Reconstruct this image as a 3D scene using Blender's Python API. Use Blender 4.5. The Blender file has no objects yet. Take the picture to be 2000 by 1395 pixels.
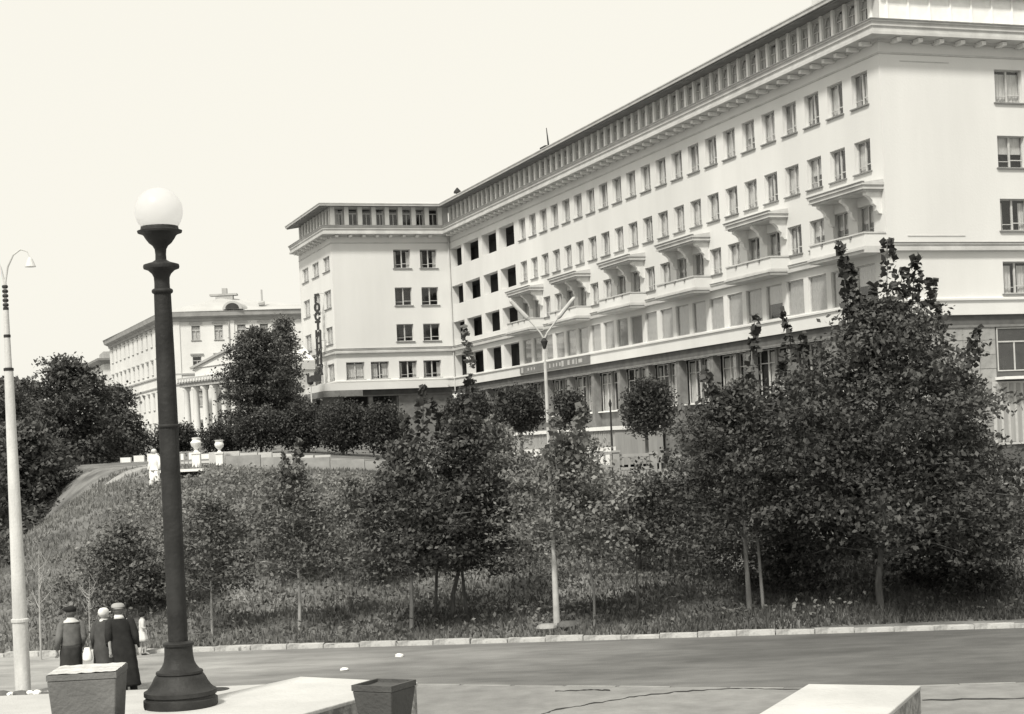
import bpy, bmesh, math, random
import numpy as np
from mathutils import Vector, Matrix
random.seed(7)
RNG = np.random.default_rng(11)
PI = math.pi
SC = bpy.context.scene
COL = SC.collection

# ------------------------------------------------------------------ camera
cam = bpy.data.cameras.new('camera')
cam.sensor_width = 36.0
cam.lens = 3190.64 / 2000 * 36.0
cam.shift_y = 170.69 / 2000
cam.clip_start = 0.3
cam.clip_end = 5000
co = bpy.data.objects.new('camera', cam); COL.objects.link(co)
co.location = (0, 0, 4.5)
co.matrix_world = Matrix.Translation((0, 0, 4.5)) @ Matrix.Rotation(PI / 2, 4, 'X') @ Matrix.Rotation(-0.045045, 4, 'Z')
SC.camera = co

# ------------------------------------------------------------------ sky, sun, exposure
SUN_EL, SUN_AZ = math.radians(50), math.radians(205)     # azimuth clockwise from +Y: behind the camera, a little to the left
TINT = (1.0, 0.972, 0.875)
w = bpy.data.worlds.new('World'); SC.world = w; w.use_nodes = True
nt = w.node_tree; nt.nodes.clear()
wo = nt.nodes.new('ShaderNodeOutputWorld'); bg = nt.nodes.new('ShaderNodeBackground')
sky = nt.nodes.new('ShaderNodeTexSky'); sky.sky_type = 'NISHITA'; sky.sun_disc = False
sky.sun_elevation = SUN_EL; sky.sun_rotation = SUN_AZ; sky.dust_density = 4.0; sky.air_density = 1.0
bw = nt.nodes.new('ShaderNodeRGBToBW'); nt.links.new(sky.outputs[0], bw.inputs[0])
m1 = nt.nodes.new('ShaderNodeMath'); m1.operation = 'MULTIPLY_ADD'; nt.links.new(bw.outputs[0], m1.inputs[0])
m1.inputs[1].default_value = 0.12; m1.inputs[2].default_value = 9.2
vm = nt.nodes.new('ShaderNodeVectorMath'); vm.operation = 'SCALE'; vm.inputs[0].default_value = TINT
nt.links.new(m1.outputs[0], vm.inputs['Scale']); nt.links.new(vm.outputs[0], bg.inputs[0])
bg.inputs[1].default_value = 0.10
nt.links.new(bg.outputs[0], wo.inputs[0])
sl = bpy.data.lights.new('sun', 'SUN'); sl.energy = 4.3; sl.angle = math.radians(8); sl.color = (1.0, 0.965, 0.88)
so = bpy.data.objects.new('sun', sl); COL.objects.link(so)
sd = Vector((math.sin(SUN_AZ) * math.cos(SUN_EL), math.cos(SUN_AZ) * math.cos(SUN_EL), math.sin(SUN_EL)))
so.rotation_euler = sd.to_track_quat('Z', 'Y').to_euler(); so.location = (0, 0, 60)
SC.view_settings.view_transform = 'Standard'; SC.view_settings.look = 'None'
SC.view_settings.gamma = 1.0; SC.view_settings.exposure = 0.0; SC.view_settings.use_curve_mapping = False
SC.cycles.max_bounces = 6; SC.cycles.transparent_max_bounces = 10; SC.cycles.transmission_bounces = 4

# ------------------------------------------------------------------ materials
MATS = {}
def mat(name, a, b=None, scale=1.0, detail=6, rough=0.85, bump=0.0, bscale=None, lo=.35, hi=.65, stretch=None, spec=0.25, scale2=None, amt2=0.0):
    """grey procedural surface: noise between values a and b, optional second large-scale variation and relief"""
    if name in MATS: return MATS[name]
    m = bpy.data.materials.new(name); m.use_nodes = True; n = m.node_tree
    p = n.nodes['Principled BSDF']; p.inputs['Roughness'].default_value = rough
    p.inputs['Specular IOR Level'].default_value = spec
    if b is None: b = a * .86
    tc = n.nodes.new('ShaderNodeTexCoord'); src = tc.outputs['Object']
    if stretch:
        mp = n.nodes.new('ShaderNodeMapping'); mp.inputs['Scale'].default_value = stretch
        n.links.new(src, mp.inputs[0]); src = mp.outputs[0]
    no = n.nodes.new('ShaderNodeTexNoise'); no.inputs['Scale'].default_value = scale; no.inputs['Detail'].default_value = detail
    no.inputs['Roughness'].default_value = .62
    n.links.new(src, no.inputs['Vector'])
    r = n.nodes.new('ShaderNodeValToRGB'); r.color_ramp.elements[0].position = lo; r.color_ramp.elements[1].position = hi
    r.color_ramp.elements[0].color = (b, b, b * .985, 1); r.color_ramp.elements[1].color = (a, a, a * .985, 1)
    n.links.new(no.outputs['Fac'], r.inputs[0]); out = r.outputs[0]
    if scale2:
        n2 = n.nodes.new('ShaderNodeTexNoise'); n2.inputs['Scale'].default_value = scale2; n2.inputs['Detail'].default_value = 4
        n.links.new(src, n2.inputs['Vector'])
        mr = n.nodes.new('ShaderNodeMapRange'); mr.inputs[1].default_value = .3; mr.inputs[2].default_value = .7
        mr.inputs[3].default_value = 1 - amt2; mr.inputs[4].default_value = 1 + amt2 * .4
        n.links.new(n2.outputs['Fac'], mr.inputs[0])
        vs = n.nodes.new('ShaderNodeVectorMath'); vs.operation = 'SCALE'
        n.links.new(out, vs.inputs[0]); n.links.new(mr.outputs[0], vs.inputs['Scale']); out = vs.outputs[0]
    n.links.new(out, p.inputs['Base Color'])
    if bump:
        bn = n.nodes.new('ShaderNodeBump'); bn.inputs['Strength'].default_value = bump; bn.inputs['Distance'].default_value = .03
        nb = no
        if bscale:
            nb = n.nodes.new('ShaderNodeTexNoise'); nb.inputs['Scale'].default_value = bscale; nb.inputs['Detail'].default_value = 6
            n.links.new(tc.outputs['Object'], nb.inputs['Vector'])
        n.links.new(nb.outputs['Fac'], bn.inputs['Height']); n.links.new(bn.outputs[0], p.inputs['Normal'])
    MATS[name] = m; return m

def leafmat(name, a, b, scale=1.2, trans=.25):
    m = bpy.data.materials.new(name); m.use_nodes = True; n = m.node_tree
    p = n.nodes['Principled BSDF']; p.inputs['Roughness'].default_value = .55; p.inputs['Specular IOR Level'].default_value = .3
    at = n.nodes.new('ShaderNodeAttribute'); at.attribute_name = 'tone'
    r = n.nodes.new('ShaderNodeValToRGB'); r.color_ramp.elements[0].color = (b, b, b * .97, 1); r.color_ramp.elements[1].color = (a, a, a * .97, 1)
    n.links.new(at.outputs['Fac'], r.inputs[0]); n.links.new(r.outputs[0], p.inputs['Base Color'])
    tr = n.nodes.new('ShaderNodeBsdfTranslucent'); n.links.new(r.outputs[0], tr.inputs[0])
    mx = n.nodes.new('ShaderNodeMixShader'); mx.inputs[0].default_value = trans
    n.links.new(p.outputs[0], mx.inputs[1]); n.links.new(tr.outputs[0], mx.inputs[2])
    n.links.new(mx.outputs[0], n.nodes['Material Output'].inputs[0]); return m

def glassmat(name, tint=.95, refl=.04):
    m = bpy.data.materials.new(name); m.use_nodes = True; n = m.node_tree
    for x in list(n.nodes):
        if x.type == 'BSDF_PRINCIPLED': n.nodes.remove(x)
    t = n.nodes.new('ShaderNodeBsdfTransparent'); t.inputs[0].default_value = (tint, tint, tint, 1)
    g = n.nodes.new('ShaderNodeBsdfGlossy'); g.inputs['Roughness'].default_value = .05; g.inputs[0].default_value = (.9, .9, .9, 1)
    lw = n.nodes.new('ShaderNodeLayerWeight'); lw.inputs['Blend'].default_value = .5
    pw = n.nodes.new('ShaderNodeMath'); pw.operation = 'POWER'; pw.inputs[1].default_value = 4.0; n.links.new(lw.outputs['Facing'], pw.inputs[0])
    f = n.nodes.new('ShaderNodeMath'); f.operation = 'MULTIPLY'; f.inputs[1].default_value = .7; n.links.new(pw.outputs[0], f.inputs[0])
    ad = n.nodes.new('ShaderNodeMath'); ad.operation = 'ADD'; ad.inputs[1].default_value = refl; n.links.new(f.outputs[0], ad.inputs[0])
    mx = n.nodes.new('ShaderNodeMixShader'); n.links.new(ad.outputs[0], mx.inputs[0])
    n.links.new(t.outputs[0], mx.inputs[1]); n.links.new(g.outputs[0], mx.inputs[2])
    n.links.new(mx.outputs[0], n.nodes['Material Output'].inputs[0]); MATS[name] = m; return m

M_wall = mat('limewashed_render', .70, .635, .5, lo=.25, hi=.75, bump=.25, bscale=9, stretch=(1, 1, .22), scale2=.16, amt2=.11)
M_trim = mat('painted_cornice', .56, .44, 1.1, bump=.1, bscale=12, scale2=.25, amt2=.08)
M_sleeve_a = mat('grey_sleeve', .17, .11, 5, rough=.95, spec=.1, bump=.4, bscale=14)
M_sleeve_b = mat('charcoal_sleeve', .085, .055, 5, rough=.95, spec=.1, bump=.4, bscale=14)
M_sleeve_c = mat('black_sleeve', .036, .024, 5, rough=.95, spec=.1, bump=.4, bscale=14)
M_bracket = mat('white_bracket', .74, .62, 1.6, bump=.1, bscale=12)
M_lite = mat('grey_painted_pole', .50, .36, 3)
M_attic = mat('attic_render', .56, .46, .9, bump=.1, bscale=14)
M_roof = mat('sheet_metal_roof', .60, .48, .5, rough=.5, stretch=(1, 1, .4))
M_soffit = mat('shade_dark_soffit', .22, .15, 1.5)  # shade under the eaves is put into this dark colour
M_frame = mat('painted_window_frame', .52, .42, 3)
M_sill = mat('metal_sill', .24, .17, 3, rough=.5)
M_curt = mat('net_curtain', .66, .46, 5, stretch=(6, 6, .5))
M_curtg = mat('grey_blind', .44, .33, 3, stretch=(3, 3, 1))
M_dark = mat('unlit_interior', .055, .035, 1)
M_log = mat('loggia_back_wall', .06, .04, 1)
M_stone = mat('grey_stone_cladding', .21, .15, 2.2, bump=.3, bscale=14)
M_gf = mat('dark_stone_fascia', .13, .09, 1.4, bump=.2, bscale=9)
M_plinth = mat('rendered_plinth', .36, .28, .8, stretch=(5, 5, .4))
M_white = mat('white_concrete', .84, .74, 1.6, bump=.25, bscale=22, scale2=.4, amt2=.06)
M_cope = mat('bleached_coping_stone', .54, .47, 2.2, bump=.35, bscale=24, scale2=.7, amt2=.14)
M_pave = mat('bleached_concrete', .49, .42, 1.2, bump=.3, bscale=22, scale2=.35, amt2=.12)
M_nkerb = mat('grey_kerb', .30, .21, 2.5, bump=.3, bscale=18)
M_kerb = mat('whitewashed_kerb', .50, .22, 2.6, lo=.38, hi=.55, bump=.35, bscale=18)
M_gran = mat('rough_granite', .42, .20, 9, lo=.4, hi=.6, bump=.7, bscale=22)
M_iron = mat('painted_cast_iron', .038, .024, 6, rough=.6, bump=.22, bscale=34, spec=.22, scale2=2.2, amt2=.35)
M_planter = mat('planter_concrete', .19, .15, 2.4, bump=.35, bscale=30, scale2=1.1, amt2=.15)
M_planterd = mat('planter_dark_face', .095, .07, 2.4, bump=.35, bscale=30)
M_soil = mat('dry_soil', .60, .42, 7, bump=.5, bscale=25)
M_road = mat('worn_asphalt', .225, .125, 1.3, detail=14, lo=.3, hi=.7, bump=.5, bscale=34, stretch=(.5, 1.2, 1), rough=.9, scale2=.22, amt2=.3)
M_plaza = mat('pale_asphalt', .27, .185, 2.2, detail=14, lo=.3, hi=.7, bump=.3, bscale=26, scale2=.3, amt2=.16)
def paler_left(m):  # base colour grades from paler at the left to darker at the right
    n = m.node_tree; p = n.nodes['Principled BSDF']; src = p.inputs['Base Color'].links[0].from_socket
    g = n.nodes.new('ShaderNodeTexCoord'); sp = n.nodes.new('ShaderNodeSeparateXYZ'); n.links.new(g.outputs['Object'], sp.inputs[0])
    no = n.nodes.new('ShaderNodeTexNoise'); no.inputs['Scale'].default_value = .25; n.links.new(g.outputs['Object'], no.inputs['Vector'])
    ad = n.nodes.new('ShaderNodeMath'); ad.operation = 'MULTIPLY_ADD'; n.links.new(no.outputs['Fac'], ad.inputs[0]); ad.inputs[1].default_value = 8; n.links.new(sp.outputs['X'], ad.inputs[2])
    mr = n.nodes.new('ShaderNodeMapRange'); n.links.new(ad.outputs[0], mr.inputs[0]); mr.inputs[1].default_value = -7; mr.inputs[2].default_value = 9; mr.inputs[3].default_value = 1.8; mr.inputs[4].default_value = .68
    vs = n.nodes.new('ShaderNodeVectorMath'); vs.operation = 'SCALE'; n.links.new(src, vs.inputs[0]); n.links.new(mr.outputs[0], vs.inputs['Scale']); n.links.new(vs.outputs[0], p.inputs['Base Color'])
paler_left(M_road)
M_crack = mat('tar_crack', .035)
M_earth = mat('bank_earth', .24, .09, .75, detail=10, lo=.36, hi=.64, bump=.9, bscale=5, scale2=.09, amt2=.35)
M_path = mat('trodden_dirt', .36, .24, 1.4, bump=.4, bscale=12)
M_walk = mat('promenade_paving', .42, .32, .7, scale2=.2, amt2=.15)
M_pole = mat('silver_painted_steel', .66, .46, 3.0, rough=.7, stretch=(1, 1, .25), bump=.25, bscale=20, scale2=.9, amt2=.16)
M_bark = mat('bark', .16, .09, 8, stretch=(1, 1, .25), bump=.6)
M_barkw = mat('whitewashed_bark', .46, .26, 6, stretch=(1, 1, .3), bump=.5)
M_barkm = mat('limed_bark_faded', .23, .13, 6, stretch=(1, 1, .3), bump=.5)
M_twig = mat('pale_twig', .42, .30, 5)
M_old = mat('old_plaster', .76, .66, .25, scale2=.06, amt2=.12)
M_oldt = mat('old_cornice', .42, .32, .8)
M_oldr = mat('old_tin_roof', .50, .42, .3, rough=.5)
M_skin = mat('skin', .42, .36, 4, rough=.6)
M_cl_dark = mat('dark_wool', .05, .032, 6, rough=.95, spec=.1)
M_cl_black = mat('black_wool', .030, .020, 6, rough=.95, spec=.1)
M_cl_grey = mat('grey_jacket', .14, .09, 5, rough=.95, spec=.1)
M_cl_blue = mat('charcoal_jacket', .075, .05, 5, rough=.95, spec=.1)
M_cl_light = mat('light_cotton', .62, .48, 5, rough=.9, spec=.1)
M_cl_white = mat('white_cotton', .85, .76, 5, rough=.9, spec=.1)
M_hairw = mat('white_cap_cloth', .70, .52, 9, rough=.9)
M_hat = mat('grey_felt', .36, .27, 7, rough=.9)
M_hatband = mat('hat_band', .05)
M_paper = mat('paper', .85, .78, 3)
M_sign = mat('sign_board', .20, .15, 1.2)
M_signl = mat('sign_letters', .46, .36, 2)
M_signd = mat('sign_dark_letters', .05, .035, 2)
M_fence = mat('concrete_fence', .34, .24, 1.8, bump=.2)
M_glass = glassmat('window_glass')
def globemat():
    m = bpy.data.materials.new('opal_glass'); m.use_nodes = True; n = m.node_tree
    p = n.nodes['Principled BSDF']; p.inputs['Base Color'].default_value = (.90, .90, .90, 1); p.inputs['Roughness'].default_value = .3
    tr = n.nodes.new('ShaderNodeBsdfTranslucent'); tr.inputs[0].default_value = (.96, .96, .96, 1)
    mx = n.nodes.new('ShaderNodeMixShader'); mx.inputs[0].default_value = .75
    n.links.new(p.outputs[0], mx.inputs[1]); n.links.new(tr.outputs[0], mx.inputs[2]); n.links.new(mx.outputs[0], n.nodes['Material Output'].inputs[0])
    return m
M_opal = globemat()

def clearmat():
    m = bpy.data.materials.new('frosted_clear_shade'); m.use_nodes = True; n = m.node_tree
    t = n.nodes.new('ShaderNodeBsdfTransparent'); t.inputs[0].default_value = (.97, .97, .97, 1)
    mx = n.nodes.new('ShaderNodeMixShader'); mx.inputs[0].default_value = .30; n.links.new(t.outputs[0], mx.inputs[1]); n.links.new(n.nodes['Principled BSDF'].outputs[0], mx.inputs[2])
    n.nodes['Principled BSDF'].inputs['Base Color'].default_value = (.9, .9, .89, 1); n.links.new(mx.outputs[0], n.nodes['Material Output'].inputs[0]); return m
M_clear = clearmat()

# ------------------------------------------------------------------ mesh helpers
def mesh(name, verts, faces, smooth=False):
    me = bpy.data.meshes.new(name); me.from_pydata([tuple(v) for v in verts], [], faces); me.update()
    if smooth: me.polygons.foreach_set('use_smooth', [True] * len(me.polygons))
    return me
def obj(name, me, m=None, parent=None, loc=(0, 0, 0), rz=0.0, **props):
    if isinstance(me, bmesh.types.BMesh):
        b = me; me = bpy.data.meshes.new(name); b.to_mesh(me); b.free()
    if m is not None and not me.materials: me.materials.append(m)
    o = bpy.data.objects.new(name, me); COL.objects.link(o); o.parent = parent
    o.location = loc; o.rotation_euler = (0, 0, rz)
    for k, v in props.items(): o[k] = v
    return o
def empty(name, loc=(0, 0, 0), rz=0.0, **props):
    o = bpy.data.objects.new(name, None); COL.objects.link(o); o.location = loc; o.rotation_euler = (0, 0, rz); o.empty_display_size = .3
    for k, v in props.items(): o[k] = v
    return o
class MB:
    def __init__(s): s.v = []; s.f = []
    def box(s, x0, x1, y0, y1, z0, z1):
        if x0 > x1: x0, x1 = x1, x0
        if y0 > y1: y0, y1 = y1, y0
        n = len(s.v); s.v += [(x0, y0, z0), (x1, y0, z0), (x1, y1, z0), (x0, y1, z0), (x0, y0, z1), (x1, y0, z1), (x1, y1, z1), (x0, y1, z1)]
        s.f += [(n, n + 3, n + 2, n + 1), (n + 4, n + 5, n + 6, n + 7), (n, n + 1, n + 5, n + 4), (n + 1, n + 2, n + 6, n + 5), (n + 2, n + 3, n + 7, n + 6), (n + 3, n, n + 4, n + 7)]
        return s
    def tube(s, pts, rad, seg=10, cap=True):
        """round bar through pts with per-point radius"""
        pts = [Vector(p) for p in pts]; n0 = len(s.v); rings = []
        for i, p in enumerate(pts):
            d = (pts[min(i + 1, len(pts) - 1)] - pts[max(i - 1, 0)]).normalized()
            a = d.orthogonal().normalized() if i == 0 else (pa - d * pa.dot(d)).normalized()
            pa = a; b = d.cross(a); r = rad[i] if isinstance(rad, (list, tuple)) else rad
            rings.append([len(s.v) + k for k in range(seg)])
            for k in range(seg):
                t = 2 * PI * k / seg; s.v.append(tuple(p + (a * math.cos(t) + b * math.sin(t)) * r))
        for i in range(len(rings) - 1):
            for k in range(seg): s.f.append((rings[i][k], rings[i][(k + 1) % seg], rings[i + 1][(k + 1) % seg], rings[i + 1][k]))
        if cap: s.f.append(tuple(reversed(rings[0]))); s.f.append(tuple(rings[-1]))
        return s
    def lathe(s, prof, seg=24, c=(0, 0)):
        n0 = len(s.v)
        for r, z in prof:
            for k in range(seg): t = 2 * PI * k / seg; s.v.append((c[0] + r * math.cos(t), c[1] + r * math.sin(t), z))
        for i in range(len(prof) - 1):
            for k in range(seg): a = n0 + i * seg; s.f.append((a + k, a + (k + 1) % seg, a + seg + (k + 1) % seg, a + seg + k))
        s.f.append(tuple(n0 + k for k in reversed(range(seg)))); e = n0 + (len(prof) - 1) * seg; s.f.append(tuple(e + k for k in range(seg)))
        return s
    def prism(s, poly, z0, z1):
        n = len(s.v); k = len(poly); s.v += [(x, y, z0) for x, y in poly] + [(x, y, z1) for x, y in poly]
        s.f.append(tuple(n + i for i in reversed(range(k)))); s.f.append(tuple(n + k + i for i in range(k)))
        for i in range(k): j = (i + 1) % k; s.f.append((n + i, n + j, n + k + j, n + k + i))
        return s
    def loft(s, rings, close=True):
        """rings: list of equal-length point lists"""
        n = len(s.v); k = len(rings[0])
        for r in rings: s.v += [tuple(p) for p in r]
        for i in range(len(rings) - 1):
            for j in range(k): a = n + i * k; s.f.append((a + j, a + (j + 1) % k, a + k + (j + 1) % k, a + k + j))
        if close: s.f.append(tuple(n + j for j in reversed(range(k)))); e = n + (len(rings) - 1) * k; s.f.append(tuple(e + j for j in range(k)))
        return s
    def me(s, name, smooth=False): return mesh(name, s.v, s.f, smooth)
    def build(s, name, m, parent=None, loc=(0, 0, 0), rz=0.0, smooth=False, **p): return obj(name, s.me(name, smooth), m, parent, loc, rz, **p)
def autosmooth(o, deg=35):
    me = o.data; me.polygons.foreach_set('use_smooth', [True] * len(me.polygons))
    try: me.set_sharp_from_angle(angle=math.radians(deg))
    except Exception: pass
def share(name, me, parent, loc=(0, 0, 0), rz=0.0):
    o = bpy.data.objects.new(name, me); COL.objects.link(o); o.parent = parent; o.location = loc; o.rotation_euler = (0, 0, rz); return o
def mm(builder, name, m, smooth=False):
    me = builder.me(name, smooth); me.materials.append(m); return me

# ------------------------------------------------------------------ ground shape
def kerb_y(x): return 37.1 - .131 * (x + .2)
def top_z(x): return max(4.15 - .085 * (max(x, -11.8) + 11.8), .6)
def sstep(t): t = min(1, max(0, t)); return t * t * (3 - 2 * t)
def ground(x, y):
    T = top_z(x)
    if y > 64: T += (y - 64) * .02 * min(1, max(0, (12 - x) / 20)) if y < 230 else 166 * .02 * min(1, max(0, (12 - x) / 20))
    xe = -14.3 - max(0, min(y, 200) - 64) * .5
    T *= 1 - sstep((xe - x) / 7)
    t = min(1, max(0, (y - kerb_y(x)) / (64 - kerb_y(x))))
    return T * (t * .35 + .65 * sstep(t))
def bumpy(x, y):
    k = min(1, max(0, (y - kerb_y(x) - .4) / 3))
    return -.62 * math.exp(-((x + 12.7) ** 2 / 2.2 + (y - 61.3) ** 2 / 3.0)) + .10 * k * (math.sin(x * .9 + math.sin(y * .7) * 1.7) + .6 * math.sin(y * 1.3 + x * .4) + .4 * math.sin(x * 2.3 - y * 1.9))

def axis(marks):
    out = []
    for a, b, st in marks:
        v = a
        while v < b - 1e-6: out.append(v); v += st
    out.append(marks[-1][1]); return out
xs = axis([(-1500, -300, 200), (-300, -60, 30), (-60, -30, 3), (-30, 26, .6), (26, 60, 3), (60, 300, 30), (300, 1500, 200)])
ys = axis([(-200, 20, 20), (20, 32, 2), (32, 72, .6), (72, 120, 3), (120, 260, 10), (260, 2600, 200)])
V = []; F = []
for y in ys:
    for x in xs:
        z = ground(x, y)
        if 36 < y < 66 and -32 < x < 28: z += bumpy(x, y) * min(1, (66 - y) / 3)
        if y < kerb_y(x) + .3: z = -.012
        V.append((x, y, z))
nx = len(xs)
for j in range(len(ys) - 1):
    for i in range(nx - 1): a = j * nx + i; F.append((a, a + 1, a + nx + 1, a + nx))
obj('ground', mesh('ground', V, F, True), M_earth, kind='structure')

def strip(name, xs_, yf0, yf1, m, lift, n=6, fn=ground, **p):
    V = []; F = []
    for x in xs_:
        for k in range(n + 1):
            y = yf0(x) + (yf1(x) - yf0(x)) * k / n; V.append((x, y, fn(x, y) + lift))
    for i in range(len(xs_) - 1):
        for k in range(n): a = i * (n + 1) + k; F.append((a, a + n + 1, a + n + 2, a + 1))
    return obj(name, mesh(name, V, F, True), m, **p)
flat = lambda x, y: 0.0
fr = lambda a, b, n: [a + (b - a) * i / n for i in range(n + 1)]
PAV = lambda x: 31.35 if x < -4.4 else 31.35 - (x + 4.4) * .37 if x < 5 else 27.9 - (x - 5) * .12
strip('road', fr(-140, 140, 280), lambda x: PAV(x) + .12, lambda x: kerb_y(x) + .02, M_road, 0.0, n=4, fn=flat, kind='structure')
# far kerb: whitewashed stones one by one
kb = empty('kerb', (0, 0, 0), kind='structure')
kv = []
for k in range(5):
    random.seed(40 + k); b = MB(); L = .86
    b.box(0, L - .012 - .008 * (k % 2), 0, .24, -.1, .088 + .006 * k); me = mm(b, 'kerb_stone', M_kerb)
    for v in me.vertices: v.co += Vector((random.uniform(-.012, .012), random.uniform(-.012, .012), random.uniform(-.008, .008)))
    kv.append(me)
x = -16.5; random.seed(3)
while x < 16.5:
    o = share('kerb_stone', random.choice(kv), kb, (x, kerb_y(x) + random.uniform(-.015, .015), random.uniform(-.02, .012)), math.atan(-.131) + random.uniform(-.012, .012)); x += .853
b = MB(); b.tube([(-120, kerb_y(-120) + .13, 0), (-16.6, kerb_y(-16.6) + .13, 0)], .12, 4); b.tube([(16.6, kerb_y(16.6) + .13, 0), (120, kerb_y(120) + .13, 0)], .12, 4)
b.build('kerb_run', M_kerb, kb)
# near pavement: pale concrete on the left, pale asphalt on the right
def slabpoly(name, poly, z0, z1, m, **p): return MB().prism(poly, z0, z1).build(name, m, **p)
def front(x0, x1, n): return [(x, PAV(x)) for x in fr(x0, x1, n)]
slabpoly('pavement', [(-60, 14), (-4.2, 14)] + list(reversed(front(-60, -4.2, 20))), -.3, .12, M_pave, kind='structure')
slabpoly('plaza', [(-4.19, 14), (60, 14)] + list(reversed(front(-4.19, 60, 40))), -.3, .104, M_plaza, kind='structure')
ke = empty('near_kerb', (0, 0, 0), kind='structure')
b = MB(); b.box(0, .93, -.10, .0, -.05, .112); nk = mm(b, 'kerb_stone', M_nkerb)
x = -3.9
while x < 13: 
    a = math.atan2(PAV(x + .94) - PAV(x), .94); share('kerb_stone', nk, ke, (x, PAV(x) + .06, random.uniform(-.012, .004)), a); x += .94
def crack(pts, wd, z):
    b = MB(); V = []; F = []
    P = []
    for i in range(len(pts) - 1):
        for k in range(8):
            t = k / 8; P.append((pts[i][0] * (1 - t) + pts[i + 1][0] * t + random.uniform(-.02, .02), pts[i][1] * (1 - t) + pts[i + 1][1] * t + random.uniform(-.05, .05)))
    for i, (x, y) in enumerate(P):
        ww = wd * random.uniform(.3, 1.3); V += [(x, y - ww, z), (x, y + ww, z)]
        if i: F.append((2 * i - 2, 2 * i, 2 * i + 1, 2 * i - 1))
    return V, F
random.seed(9)
for pts, wd in (([(.1, 26.1), (.45, 26.8), (1.1, 27.3), (1.9, 27.9), (2.7, 28.2), (3.7, 28.3), (4.6, 27.9), (5.6, 27.5)], .05), ([(.55, 28.9), (1.15, 28.85), (1.6, 28.7)], .06), ([(6.4, 26.2), (7.6, 26.0), (9.2, 25.7)], .05)):
    V, F = crack(pts, wd, .110); obj('crack', mesh('crack', V, F), M_crack, kind='structure')
for (x, y) in ((-5.82, 30.9), (-4.81, 30.75)):
    MB().lathe([(.26, .115), (.27, .128), (.0, .13)], 20, (x, y)).build('manhole_cover', M_iron, label='dark manhole cover in the pale pavement edge ' + ('nearer the iron lamp column' if x < -5 else 'nearer the pale parapet block'), category='manhole cover', group='manhole covers in the pavement')

# bank-top promenade and the dirt path down the left flank
strip('promenade', fr(-14, 40, 54), lambda x: 65.2, lambda x: 68.4, M_walk, .03, n=3, kind='structure')
strip('upper_road', fr(-16, 60, 60), lambda x: 69.6, lambda x: 74.5, M_walk, .03, n=4, kind='structure')
pp = [(-13.6, 66.4), (-14.8, 65.2), (-16.2, 63.9), (-17.8, 62.6), (-19.4, 61.4), (-21.4, 60.0), (-24, 58.5)]
V = []; F = []
for i in range(len(pp) - 1):
    for k in range(5):
        t = k / 5; x = pp[i][0] * (1 - t) + pp[i + 1][0] * t; y = pp[i][1] * (1 - t) + pp[i + 1][1] * t
        for q in range(4): yy = y - 2.4 + q * .95; xx = x - q * .2; V.append((xx, yy, ground(xx, yy) + bumpy(xx, yy) * min(1, max(0, (66 - yy) / 3)) + (.05 if 0 < q < 3 else -.03)))
n = len(V) // 4
for i in range(n - 1):
    for q in range(3): a = i * 4 + q; F.append((a, a + 4, a + 5, a + 1))
obj('path', mesh('path', V, F, True), M_path, kind='structure')

# ------------------------------------------------------------------ foliage machinery
def leaves_mesh(name, centers, size, m, up=.35, tone=None, aspect=.62):
    c = np.asarray(centers, float); n = len(c)
    nrm = RNG.normal(size=(n, 3)); nrm[:, 2] = np.abs(nrm[:, 2]) * (1 + up) + up * .4; nrm /= np.linalg.norm(nrm, axis=1)[:, None]
    a = RNG.normal(size=(n, 3)); a[:, 2] -= .6; a -= (a * nrm).sum(1)[:, None] * nrm; a /= np.linalg.norm(a, axis=1)[:, None]
    b = np.cross(nrm, a); s = size * RNG.uniform(.65, 1.3, n)[:, None]
    v = np.empty((n, 4, 3)); v[:, 0] = c - a * s * .5; v[:, 1] = c + b * s * aspect * .5 + nrm * s * .06; v[:, 2] = c + a * s * .5; v[:, 3] = c - b * s * aspect * .5 + nrm * s * .06
    me = bpy.data.meshes.new(name); me.vertices.add(n * 4); me.vertices.foreach_set('co', v.reshape(-1))
    me.loops.add(n * 4); me.loops.foreach_set('vertex_index', np.arange(n * 4, dtype=np.int32))
    me.polygons.add(n); me.polygons.foreach_set('loop_start', np.arange(0, n * 4, 4, dtype=np.int32)); me.polygons.foreach_set('loop_total', np.full(n, 4, dtype=np.int32))
    at = me.attributes.new('tone', 'FLOAT', 'FACE')
    t = RNG.uniform(0, 1, n) if tone is None else np.clip(tone + RNG.normal(0, .18, n), 0, 1)
    at.data.foreach_set('value', t.astype(np.float32)); me.materials.append(m); me.update(); me.validate(); return me
def in_lobes(lobes, n, shell=.45):
    """twig tips inside a union of ellipsoids: (cx,cy,cz,rx,ry,rz)"""
    vol = np.array([l[3] * l[4] * l[5] for l in lobes]); cnt = np.maximum(3, (n * vol / vol.sum()).astype(int)); out = []
    for l, k in zip(lobes, cnt):
        d = RNG.normal(size=(k, 3)); d /= np.linalg.norm(d, axis=1)[:, None]
        r = RNG.uniform(shell ** 3, 1, k) ** (1 / 3); out.append(np.array(l[:3]) + d * r[:, None] * np.array(l[3:]))
    return np.concatenate(out)
ML_dark = leafmat('leaf_dark', .135, .042)
ML_mid = leafmat('leaf_mid', .21, .08)
ML_lite = leafmat('leaf_pale', .29, .13)
ML_far = leafmat('leaf_far', .125, .05)
ML_ball = leafmat('leaf_clipped', .085, .032)
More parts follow.
